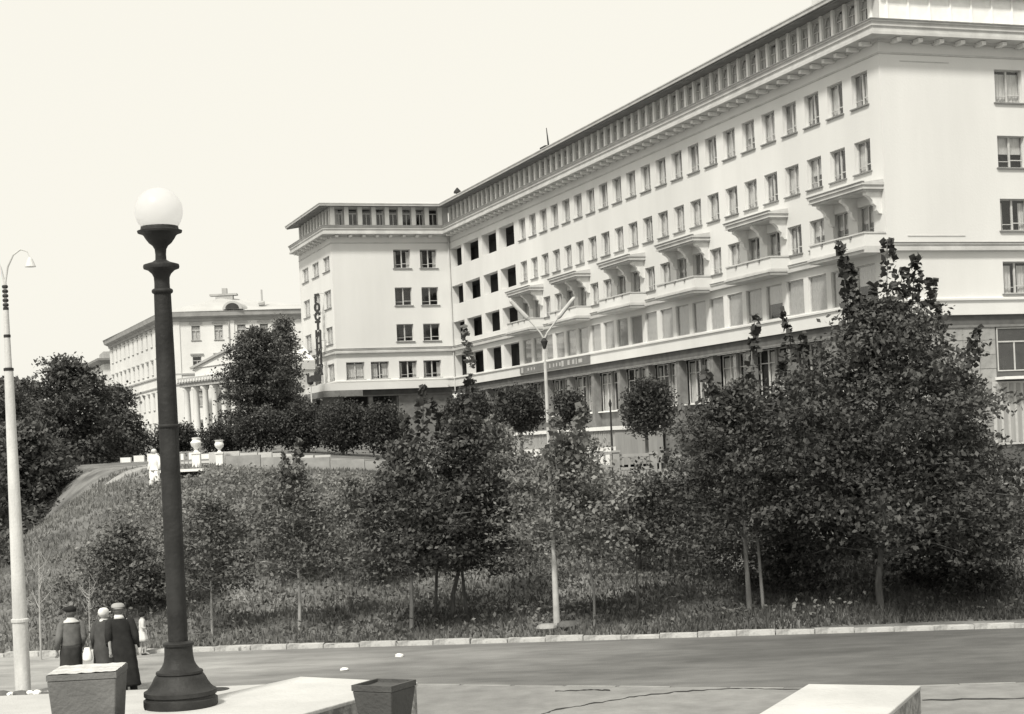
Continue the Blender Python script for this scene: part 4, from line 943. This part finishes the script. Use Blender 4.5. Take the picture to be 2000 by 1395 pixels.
urn('rounded white urn on a pedestal at the stair landing edge', -12.37, 64.0, 4.12, .92, .7)
urn('flat-topped white urn on a pedestal, right of the rounded one', -11.75, 65.6, 4.16, .8, .9)
ld = empty('stair_landing', (0, 0, 0), label='pale stair landing slab jutting from the bank top below the urns', category='landing')
MB().box(-13.6, -11.85, 62.3, 64.9, 4.02, 4.11).build('slab', M_white, ld)
MB().box(-13.4, -12.05, 62.9, 64.9, 3.0, 4.02).build('support', M_gf, ld)
MB().box(-11.8, -10.7, 62.6, 63.0, 3.93, 3.99).build('ledge', M_fence, ld)
rl = MB()
for k in range(7): rl.box(-13.5 + k * .16, -13.46 + k * .16, 64.7, 64.74, 4.11, 4.75)
rl.box(-13.52, -12.4, 64.69, 64.75, 4.75, 4.8); rl.build('railing', M_fence, ld)
# thin lamp posts on the terrace
def small_lamp(label, x, y, z, H, m, hd=.11):
    r = empty('terrace_lamp', (x, y, z), label=label, category='lamp post', group='thin terrace lamp posts')
    MB().tube([(0, 0, -.2), (0, 0, H)], [.06, .035], 8).build('pole', m, r)
    o = MB().lathe([(.04, H - .02), (hd, H + .04), (hd * 1.15, H + .14), (hd * .6, H + .26), (.02, H + .32)], 14).build('lantern', M_iron, r)
small_lamp('thin pale lamp post with a small dark lantern below the hotel porch corner', -11.53, 95, 4.75, 3.75, M_pole, .15)
small_lamp('thin dark post standing before the entrance platform', 4.28, 70, 2.83, 3.1, M_iron, .06)

# ------------------------------------------------------------------ terrace, steps and parapet blocks at the camera's feet
MB().prism([(-16, 15.0), (-16, -6), (16, -6), (16, 9.0), (3.0, 11.55), (1.9, 11.9), (-1.2, 13.05), (-2.5, 13.7), (-4.0, 14.85)], 0.0, 2.2).build('terrace', M_plaza, kind='structure')
sa = -.355
st = empty('steps', (.35, 12.47, 0), sa, kind='structure')
for k in range(12): MB().box(-1.5, 1.5, k * .34, (k + 1) * .34 - .003, 0 if k > 10 else .0, 2.2 - .17 * (k + 1)).build('step', M_plaza, st)
def block(label, poly, zt):
    r = empty('parapet_block', (poly[0][0], poly[0][1], 0), label=label, category='parapet')
    P = [(x - poly[0][0], y - poly[0][1]) for x, y in poly]
    o = MB().prism(P, 0, zt - .035).build('granite_body', M_gran, r)
    cx = sum(p[0] for p in P) / len(P); cy = sum(p[1] for p in P) / len(P)
    Q = [(cx + (x - cx) * 1.008, cy + (y - cy) * 1.008) for x, y in P]
    o = MB().prism(Q, zt - .035, zt).build('coping', M_cope, r)
    bv = o.modifiers.new('edge', 'BEVEL'); bv.width = .008; bv.segments = 2
    return r
block('white-topped granite parapet block beside the iron lamp column', [(-1.95, 14.31), (-.89, 13.65), (-2.95, 10.0), (-4.1, 10.7), (-3.18, 12.45)][::-1], 2.55)
block('white-topped granite parapet block at the lower right of the picture', [(2.2, 12.6), (2.98, 12.27), (1.66, 9.3), (.78, 9.5)][::-1], 2.55)

# ------------------------------------------------------------------ planters
def planter(label, x, y, rz, s, hh, m, soil, tp=.80):
    r = empty('planter', (x, y, 2.2), rz, label=label, category='planter', group='square tapered planters')
    a, b_ = s / 2, s / 2 * tp; t = .022
    V = [(-b_, -b_, 0), (b_, -b_, 0), (b_, b_, 0), (-b_, b_, 0), (-a * .985, -a * .985, hh - .045), (a * .985, -a * .985, hh - .045), (a * .985, a * .985, hh - .045), (-a * .985, a * .985, hh - .045)]
    o = obj('tub', mesh('tub', V, [(0, 3, 2, 1), (4, 5, 6, 7), (0, 1, 5, 4), (1, 2, 6, 5), (2, 3, 7, 6), (3, 0, 4, 7)]), m, r)
    bv = o.modifiers.new('edge', 'BEVEL'); bv.width = .012; bv.segments = 2
    bb = MB(); bb.box(-a, a, -a, -a + t, hh - .045, hh); bb.box(-a, a, a - t, a, hh - .045, hh); bb.box(-a, -a + t, -a + t, a - t, hh - .045, hh); bb.box(a - t, a, -a + t, a - t, hh - .045, hh)
    bb.build('rim', m, r)
    e_ = .006 if s > .5 else t; n = 14; V = []; F = []
    for j in range(n + 1):
        for i in range(n + 1): V.append(((-a + e_) + (2 * a - 2 * e_) * i / n, (-a + e_) + (2 * a - 2 * e_) * j / n, hh + (.004 if s > .5 else -.03) + random.uniform(0, .008)))
    for j in range(n):
        for i in range(n): q = j * (n + 1) + i; F.append((q, q + 1, q + n + 2, q + n + 1))
    obj('soil', mesh('soil', V, F, True), soil, r); return r
random.seed(3)
planter('pale grey tapered planter full of dry earth in front of the three people', -3.42, 12.87, math.radians(4), .535, .68, M_planter, M_soil)
planter('smaller dark tapered planter at the right end of the lamp parapet', -1.065, 12.54, math.radians(-28), .36, .52, M_planterd, M_planterd, .62)

# ------------------------------------------------------------------ cast-iron lamp with a white globe
lp = empty('iron_lamp', (-2.71, 12.93, 2.55), label='dark cast-iron lamp column with a white globe and a flared round base', category='lamp post')
def prof(l): return [(r, (1383 - y) / 246.8) for r, y in l]
o = MB().lathe(prof([(.285, 1384), (.29, 1380), (.29, 1368), (.275, 1366), (.27, 1362), (.285, 1360), (.285, 1352), (.262, 1349), (.245, 1345), (.22, 1336), (.205, 1328), (.19, 1322), (.178, 1320), (.186, 1318), (.182, 1314), (.160, 1312), (.135, 1304), (.120, 1296), (.112, 1284), (.110, 1266), (.120, 1265), (.122, 1260), (.114, 1258), (.075, 1256)]), 36).build('base', M_iron, lp); autosmooth(o, 40)
sh = MB()
pr = prof([(.074, 1258), (.0735, 1100), (.074, 830), (.070, 690), (.064, 572)]); seg = 40
rings = [[((r * (1 + (.035 if k % 2 else -.035))) * math.cos(2 * PI * k / seg), (r * (1 + (.035 if k % 2 else -.035))) * math.sin(2 * PI * k / seg), z) for k in range(seg)] for r, z in pr]
sh.loft(rings); o = sh.build('column', M_iron, lp); autosmooth(o, 60)
for yy in (836, 572): MB().lathe(prof([(.070, yy + 5), (.081, yy + 3), (.084, yy), (.081, yy - 3), (.068, yy - 5)]), 28).build('collar', M_iron, lp, smooth=True)
o = MB().lathe(prof([(.062, 572), (.060, 556), (.062, 545), (.075, 538), (.105, 531), (.138, 528), (.142, 524), (.138, 520), (.112, 518), (.070, 515), (.045, 511)]), 32).build('capital', M_iron, lp); autosmooth(o, 40)
o = MB().lathe(prof([(.044, 512), (.042, 500), (.046, 490), (.062, 483), (.088, 478), (.112, 470), (.128, 463), (.145, 460), (.172, 458), (.176, 454), (.150, 452), (.146, 446), (.130, 444)]), 32).build('cup', M_iron, lp); autosmooth(o, 40)
gp = [(.13, 446)] ; gb = MB(); cz = (1383 - 416) / 246.8; R = .188; q = []
for k in range(0, 19):
    a = -PI / 2 + math.radians(42) + (PI - math.radians(42)) * k / 18; q.append((max(R * math.cos(a), .001), cz + R * math.sin(a)))
gb.lathe(q, 36); gb.build('globe', M_opal, lp, smooth=True)

# ------------------------------------------------------------------ tall stepped white pole at the left
wp = empty('street_pole', (-9.86, 32.25, 0.0), label='tall white stepped steel pole with thin curved arms at the left edge', category='lamp post')
b = MB(); b.tube([(0, 0, 0), (0, 0, 1.45)], [.155, .150], 20); b.build('lower_shaft', M_pole, wp, smooth=False); autosmooth(b and bpy.data.objects['lower_shaft'], 40)
b = MB(); b.lathe([(.15, 1.42), (.172, 1.44), (.172, 1.49), (.145, 1.51)], 20); b.build('collar', M_pole, wp)
b = MB(); b.tube([(0, 0, 1.5), (0, 0, 6.42)], [.142, .088], 20); o = b.build('shaft', M_pole, wp); autosmooth(o, 40)
for z_, r_ in ((6.42, .098), (7.08, .068), (7.62, .055)): MB().lathe([(r_ * .7, z_ - .03), (r_, z_ - .02), (r_, z_ + .03), (r_ * .7, z_ + .04)], 16).build('collar', M_iron, wp)
b = MB(); b.tube([(0, 0, 6.44), (0, 0, 7.62)], [.066, .052], 14); b.build('upper_shaft', M_pole, wp)
im_ = mm(MB().lathe([(.05, -.03), (.062, 0), (.05, .03)], 12), 'insulator', M_iron)
for k in range(5): share('insulator', im_, wp, (0, 0, 7.7 + k * .09))
for s in (1, -1):
    b = MB(); b.tube([(0, 0, 7.6), (.01 * s, 0, 8.15), (.07 * s, 0, 8.45), (.19 * s, 0, 8.68), (.34 * s, 0, 8.78), (.46 * s, 0, 8.74), (.52 * s, 0, 8.62)], [.03, .024, .022, .019, .016, .013, .011], 8); b.build('arm', M_pole, wp)
    b = MB(); b.lathe([(.02, 8.62), (.05, 8.58), (.10, 8.46), (.11, 8.43), (.02, 8.42)], 14, (.52 * s, 0)); b.build('lamp_head', M_pole, wp)
rk = empty('rubble', (-9.86, 32.0, 0), label='dark heaped earth and pale stones round the foot of the white pole', category='rubble')
random.seed(6)
def stone(name, x, y, r, m, par, sx=1.2, z=0.0):
    bm = bmesh.new(); bmesh.ops.create_icosphere(bm, subdivisions=2, radius=r)
    for v in bm.verts: v.co *= random.uniform(.85, 1.1); v.co.z *= .6; v.co.x *= sx
    return obj(name, bm, m, par, (x, y, z + r * .35))
for k in range(9): stone('earth_clod', -.35 + k * .13, -.12 + random.uniform(-.15, .15), random.uniform(.08, .16), M_gf, rk, 1.4)
for x_, r_ in ((.28, .10), (.42, .11), (-.1, .09)): stone('pale_stone', x_, -.25, r_, M_white, rk, .9, .05)

# ------------------------------------------------------------------ white street light on the far kerb
sl_ = empty('street_light', (.87, 38.6, .12), label='slim white street light with two V-shaped arms rising from behind the far kerb', category='street light')
b = MB(); b.tube([(0, 0, -.2), (0, 0, 1.6)], [.085, .065], 14); b.build('base', M_lite, sl_)
b = MB(); b.tube([(0, 0, 1.6), (0, 0, 6.3)], [.052, .038], 14); b.tube([(0, 0, 6.3), (0, 0, 6.7)], [.022, .02], 10); b.build('pole', M_lite, sl_)
MB().lathe([(.03, 6.60), (.05, 6.66), (.085, 6.78), (.07, 6.80), (.03, 6.86)], 18).build('fitting', M_iron, sl_)
for s_ in (-1, 1):
    b = MB(); b.tube([(0, 0, 6.82), (s_ * .08, 0, 6.98), (s_ * .40, 0, 7.38), (s_ * .74, 0, 7.76)], [.022, .02, .018, .014], 8); b.build('arm', M_lite, sl_)
    b = MB(); b.tube([(s_ * .34, 0, 7.30), (s_ * .38, 0, 7.35), (s_ * .74, 0, 7.76), (s_ * .77, 0, 7.79)], [.03, .055, .045, .02], 10); b.build('lamp_tube', M_lite, sl_)
stone('boulder', .62, 38.25, .2, M_fence, None, 1.3, .1)
bo = bpy.data.objects['boulder']; bo['label'] = 'pale grey boulder leaning at the foot of the white street light'; bo['category'] = 'stone'
stone('boulder', 1.1, 38.45, .22, M_gf, None, 1.2, .1); bo = bpy.data.objects['boulder.001']; bo['label'] = 'dark weedy lump just right of the street light foot'; bo['category'] = 'stone'
# scraps of paper on the road
random.seed(14)
for k, (x, y, s, lb) in enumerate(((-2.65, 35.5, .13, 'crumpled white paper scrap farther out on the road'), (-3.66, 33.65, .12, 'crumpled white paper scrap nearer the pavement, left of the other'))):
    o = stone('paper_scrap', x, y, s * .6, M_paper, None, 1.3, .0 if y > 30 else .1); o['label'] = lb; o['category'] = 'litter'; o['group'] = 'paper scraps on the ground'

# ------------------------------------------------------------------ people
SL = []
def flush(r, m):
    for q in SL: q.build('sleeve', m, r, smooth=True)
    SL.clear()
def skin_body(name, V, E, R, m, parent, root=0, sub=2):
    me = bpy.data.meshes.new(name); me.from_pydata([tuple(v) for v in V], E, []); o = bpy.data.objects.new(name, me); COL.objects.link(o)
    s = o.modifiers.new('s', 'SKIN'); s.use_smooth_shade = True
    for i, d in enumerate(me.skin_vertices[0].data): d.radius = (R[i], R[i]) if not isinstance(R[i], tuple) else R[i]; d.use_root = (i == root)
    ss = o.modifiers.new('u', 'SUBSURF'); ss.levels = sub; ss.render_levels = sub
    dg = bpy.context.evaluated_depsgraph_get(); m2 = bpy.data.meshes.new_from_object(o.evaluated_get(dg)); bpy.data.objects.remove(o)
    m2.name = name; m2.materials.clear(); m2.materials.append(m); m2.polygons.foreach_set('use_smooth', [True] * len(m2.polygons))
    return obj(name, m2, None, parent)
def ring(cx, cy, z, rx, ry, n=22, fold=0., ph=0., fq=5):
    return [(cx + rx * math.cos(2 * PI * k / n) * (1 + fold * math.sin(fq * 2 * PI * k / n + ph)), cy + ry * math.sin(2 * PI * k / n) * (1 + fold * math.sin(fq * 2 * PI * k / n + ph)), z) for k in range(n)]
def person(label, x, y, z, rz, H, garments, lean=(0, 0), head_turn=0., arms=((.24, -.02, .80), (-.24, -.02, .80)), legs=((.09, 0), (-.09, 0)), group=None, step=0.):
    """faces +Y before rotation; garments(parent, s, lean) dresses the figure"""
    s = H / 1.7; r = empty('person', (x, y, z), rz, label=label, category='person')
    if group: r['group'] = group
    lx, ly = lean
    def L(p): f = p[2] / 1.5; return Vector(((p[0] + lx * f) * s, (p[1] + ly * f) * s, p[2] * s))
    V = []; E = []; R = []
    def add(p, rad, par=None):
        V.append(L(p)); R.append(rad * s if not isinstance(rad, tuple) else (rad[0] * s, rad[1] * s))
        if par is not None: E.append((par, len(V) - 1))
        return len(V) - 1
    pel = add((0, 0, .93), (.145, .10)); sp = add((0, -.01, 1.12), (.125, .09), pel); ch = add((0, 0, 1.30), (.15, .10), sp)
    nb = add((0, 0, 1.44), (.062, .06), ch); nk = add((0, .01, 1.50), .05, nb); hd = add((0, .022, 1.57), (.072, .085), nk); ht = add((0, .012, 1.64), (.070, .082), hd); add((0, .105, 1.565), .014, hd)
    for sx in (1, -1): add((sx * .076, .01, 1.575), .012, hd)
    for k, (ax_, ay_, az_) in enumerate(arms):
        sx = 1 if ax_ > 0 else -1
        sh_ = add((sx * .175, 0, 1.38), .058, ch); el = add((sx * .235, -.04, 1.12), .043, sh_); wr = add((ax_, ay_ + .04, az_ + .06), .027, el); pa = add((ax_, ay_ + .06, az_ - .01), (.036, .02), wr)
        for q in range(4): f1 = add((ax_ + (q - 1.5) * .018, ay_ + .07, az_ - .06), .0095, pa); f2 = add((ax_ + (q - 1.5) * .019, ay_ + .085, az_ - .095 - .006 * (q in (1, 2))), .008, f1)
        t1 = add((ax_ - sx * .035, ay_ + .085, az_ - .03), .0105, wr); add((ax_ - sx * .04, ay_ + .10, az_ - .065), .009, t1)
    for k, (gx, gy) in enumerate(legs):
        sx = 1 if k == 0 else -1
        hp = add((sx * .09, 0, .86), .085, pel); kn = add(((gx + sx * .09) / 2, gy * .5 + .02, .48), .055, hp); an = add((gx, gy - .02, .085), .034, kn); add((gx + sx * .02, gy + .13, .03), .032, an)
    skin_body('body', V, E, R, M_skin, r)
    garments(r, s, L); return r
def lrings(L, rows, s, fold=.03, fq=5):
    out = []
    for i, (cx, cy, z, rx, ry) in enumerate(rows):
        c = L((cx, cy, z)); out.append(ring(c.x, c.y, c.z, rx * s, ry * s, 24, fold * (1 if z < 1.0 else .4), i * .15, fq))
    fine = []
    for i in range(len(out) - 1):
        n_ = max(1, int(abs(out[i + 1][0][2] - out[i][0][2]) / .045))
        for k in range(n_):
            t = k / n_; rg = []
            for j, (a_, b_) in enumerate(zip(out[i], out[i + 1])):
                w_ = .006 * s * math.sin(j * 2.1 + (a_[2] * (1 - t) + b_[2] * t) * 23 + math.sin(j) * 2) * (0 if fold == 0 else 1)
                th = 2 * PI * j / 24; rg.append((a_[0] * (1 - t) + b_[0] * t + w_ * math.cos(th), a_[1] * (1 - t) + b_[1] * t + w_ * math.sin(th), a_[2] * (1 - t) + b_[2] * t))
            fine.append(rg)
    fine.append(out[-1]); return fine
def sleeve(b, L, s, side, hand, r0=.075, r1=.05):
    SL.append(MB().tube([L((side * .13, 0, 1.41)), L((side * .19, -.005, 1.36)), L((side * .245, -.045, 1.12)), L((hand[0], hand[1] + .03, hand[2] + .07))], [r0 * .8 * s, r0 * s, (r0 + r1) / 2 * s * 1.05, r1 * s], 12))
def trousers(r, s, L, m, legs=((.09, 0), (-.09, 0)), r0=.095, r1=.062):
    for k, (gx, gy) in enumerate(legs):
        sx = 1 if k == 0 else -1; b = MB(); b.tube([L((sx * .085, 0, .92)), L(((gx + sx * .09) / 2, gy * .5 + .02, .48)), L((gx, gy - .02, .06))], [r0 * 1.15 * s, r0 * .82 * s, r1 * 1.1 * s], 14); b.build('trouser_leg', m, r, smooth=True)
        bb = MB(); bb.loft([ring(L((gx, gy + .04, zz)).x, L((gx, gy + .04, zz)).y, zz * s, .045 * s * f, .13 * s * f, 14) for zz, f in ((.0, 1), (.03, 1.05), (.07, .8), (.09, .5))]); bb.build('shoe', M_cl_black, r)
def cap_hair(r, s, L, m, name='hair', up=0., wide=1.0, tilt=0.):
    wide *= 1.1
    c = L((0, .0, 1.60)); b = MB(); b.loft([ring(c.x, c.y - .005 * s, c.z + dz * s, rx * wide * s, ry * wide * s, 20, .02, 0, 7) for dz, rx, ry in ((-.09, .060, .055), (-.04, .084, .092), (.01, .090, .102), (.055, .078, .090), (.085, .05, .06), (.097, .012, .014))]); return b.build(name, m, r, smooth=True)
# man in a dark beret
def g1(r, s, L):
    trousers(r, s, L, M_cl_dark)
    b = MB(); b.loft(lrings(L, [(0, 0, .93, .192, .146), (0, -.005, 1.05, .187, .142), (0, 0, 1.2, .195, .14), (0, 0, 1.33, .205, .13), (0, 0, 1.41, .165, .11), (0, .005, 1.46, .09, .08)], s, .025)); sleeve(b, L, s, 1, (.22, .05, .86)); sleeve(b, L, s, -1, (-.27, -.02, .82)); b.build('jacket', M_cl_grey, r, smooth=True); flush(r, M_sleeve_a)
    b = MB(); b.loft(lrings(L, [(0, 0, .30, .20, .15), (0, 0, .55, .215, .16), (0, 0, .80, .213, .16), (0, 0, .96, .20, .152), (0, 0, .965, .15, .12)], s, .04)); b.build('jacket_skirt', M_cl_dark, r, smooth=True)
    b = MB(); b.loft(lrings(L, [(0, -.01, 1.405, .185, .12), (-.01, -.01, 1.43, .15, .112), (0, -.01, 1.46, .10, .09), (0, 0, 1.50, .07, .07)], s, 0)); b.build('pale_collar', M_cl_light, r, smooth=True)
    cap_hair(r, s, L, M_cl_grey, 'hair', wide=.96); c = L((.0, .0, 1.665)); b = MB()
    b.loft([ring(c.x + dx * s, c.y, c.z + dz * s, rx * s, ry * s, 22, .03, 1, 3) for dz, dx, rx, ry in ((-.05, 0, .098, .11), (-.03, -.015, .122, .125), (.01, -.025, .13, .13), (.045, -.02, .10, .105), (.06, -.01, .03, .03))]); o = b.build('beret', M_cl_black, r, smooth=True)
person('person seen from behind in a dark beret and grey jacket with a pale collar', -8.84, 32.01, 0, .45, 1.70, g1, (.05, 0), arms=((.22, .05, .86), (-.27, -.02, .82)))
# person in white cap and charcoal jacket
def g2(r, s, L):
    trousers(r, s, L, M_cl_dark)
    b = MB(); b.loft(lrings(L, [(0, 0, .45, .235, .17), (0, 0, .86, .235, .17), (0, 0, 1.05, .21, .155), (0, 0, 1.2, .215, .15), (0, 0, 1.33, .215, .14), (0, 0, 1.42, .16, .11), (0, .005, 1.46, .09, .08)], s, .03)); sleeve(b, L, s, 1, (.25, .12, .92), .08, .055); sleeve(b, L, s, -1, (-.28, .02, .82), .08, .055); b.build('jacket', M_cl_blue, r, smooth=True); flush(r, M_sleeve_b)
    b = MB(); b.loft(lrings(L, [(0, -.01, 1.40, .13, .10), (0, -.01, 1.44, .095, .085), (0, 0, 1.475, .068, .066)], s, 0)); b.build('collar', M_cl_light, r, smooth=True)
    cap_hair(r, s, L, M_hairw, 'white_cap', wide=1.04); c = L((.03, .07, 1.60)); b = MB(); b.loft([ring(c.x, c.y, c.z + dz * s, .075 * s, .07 * s, 16) for dz in (-.006, .006)]); b.build('cap_peak', M_hairw, r)
person('stocky person in a white cap and charcoal jacket, middle of the three', -8.16, 31.9, 0, -.5, 1.68, g2, (.03, .03), arms=((.25, .12, .92), (-.28, .02, .82)))
# tall figure in a long black coat and grey hat
def g3(r, s, L):
    trousers(r, s, L, M_cl_black)
    b = MB(); b.loft(lrings(L, [(.02, 0, .16, .215, .17), (.015, 0, .30, .21, .168), (.01, 0, .6, .208, .165), (0, 0, .9, .205, .16), (0, 0, 1.08, .19, .15), (0, 0, 1.25, .20, .15), (-.01, 0, 1.36, .195, .135), (-.01, 0, 1.44, .13, .10), (-.01, 0, 1.475, .085, .08)], s, .05, 6)); sleeve(b, L, s, 1, (.25, .03, .80), .08, .056); sleeve(b, L, s, -1, (-.25, .05, .86), .08, .056); b.build('long_coat', M_cl_black, r, smooth=True); flush(r, M_sleeve_c)
    b = MB(); b.loft(lrings(L, [(-.01, -.015, 1.43, .115, .10), (-.01, -.01, 1.475, .085, .08), (-.01, 0, 1.50, .07, .065)], s, 0)); b.build('scarf', M_cl_light, r, smooth=True)
    cap_hair(r, s, L, M_cl_grey, 'hair', wide=.95); c = L((0, .01, 1.645)); b = MB(); b.loft([ring(c.x, c.y, c.z + dz * s, rx * s, ry * s, 24) for dz, rx, ry in ((-.035, .116, .135), (-.025, .122, .145), (-.005, .122, .132), (.02, .124, .13), (.05, .108, .112), (.068, .07, .075), (.074, .01, .01))]); b.build('hat', M_hat, r, smooth=True)
    b = MB(); b.loft([ring(c.x, c.y, c.z + dz * s, (.127 - .0) * s, .137 * s, 24) for dz in (-.032, -.004)]); b.build('hat_band', M_hatband, r)
person('tall person in an ankle-length black coat and grey brimmed hat, leaning towards the others', -7.62, 31.66, 0, .30, 1.76, g3, (-.13, 0), legs=((.08, 0), (-.08, 0)))
# parcel between them
bg_ = MB(); bg_.loft([ring(0, 0, z_, rx, ry, 12, .06, z_ * 9, 3) for z_, rx, ry in ((.0, .07, .05), (.05, .10, .07), (.16, .085, .06), (.25, .055, .04), (.27, .05, .03))]); o = bg_.build('paper_bag', M_paper, None, (-8.42, 31.72, .66), 0, True)
o['label'] = 'small white paper bag held between the two people at the left'; o['category'] = 'bag'
# child on the far kerb
def g4(r, s, L):
    b = MB(); b.loft(lrings(L, [(0, 0, .56, .27, .23), (0, 0, .75, .22, .19), (0, 0, .98, .15, .13), (0, 0, 1.15, .16, .13), (0, 0, 1.36, .18, .12), (0, 0, 1.43, .10, .08)], s, .07, 7)); sleeve(b, L, s, 1, (.30, .05, 1.0), .07, .05); sleeve(b, L, s, -1, (-.28, .02, 1.0), .07, .05); b.build('dress', M_cl_light, r, smooth=True); flush(r, M_cl_light)
    cap_hair(r, s, L, M_cl_black, 'hair', wide=1.08)
    for q in (.07, -.07): bb = MB(); bb.loft([ring(L((q, .03, zz)).x, L((q, .03, zz)).y, zz * s, .04 * s, .11 * s, 12) for zz in (0, .05)]); bb.build('shoe', M_cl_black, r)
person('small child in a pale dress walking on the far kerb beside the iron lamp base', -8.77, 37.95, .0, -1.2, 1.0, g4, (0, 0), arms=((.30, .05, .96), (-.28, .02, .96)), legs=((.07, .1), (-.07, -.08)))
# person in white on the dirt path
def g5(r, s, L):
    trousers(r, s, L, M_cl_white, ((.12, .1), (-.12, -.1)), .11, .09)
    b = MB(); b.loft(lrings(L, [(0, 0, .84, .20, .15), (0, 0, 1.0, .195, .15), (0, 0, 1.2, .205, .15), (0, 0, 1.35, .21, .14), (0, 0, 1.43, .14, .10), (0, 0, 1.47, .08, .07)], s, .03)); sleeve(b, L, s, 1, (.26, .04, .82), .08, .06); sleeve(b, L, s, -1, (-.26, .0, .82), .08, .06); b.build('shirt', M_cl_white, r, smooth=True); flush(r, M_cl_white)
    cap_hair(r, s, L, M_hairw, 'hair')
xw, yw = -13.2, 60.2
person('person all in white coming down the bank left of the iron lamp column', xw, yw, ground(xw, yw) + bumpy(xw, yw) * .9, 2.6, 1.62, g5, (0, 0), legs=((.12, .1), (-.12, -.1)))
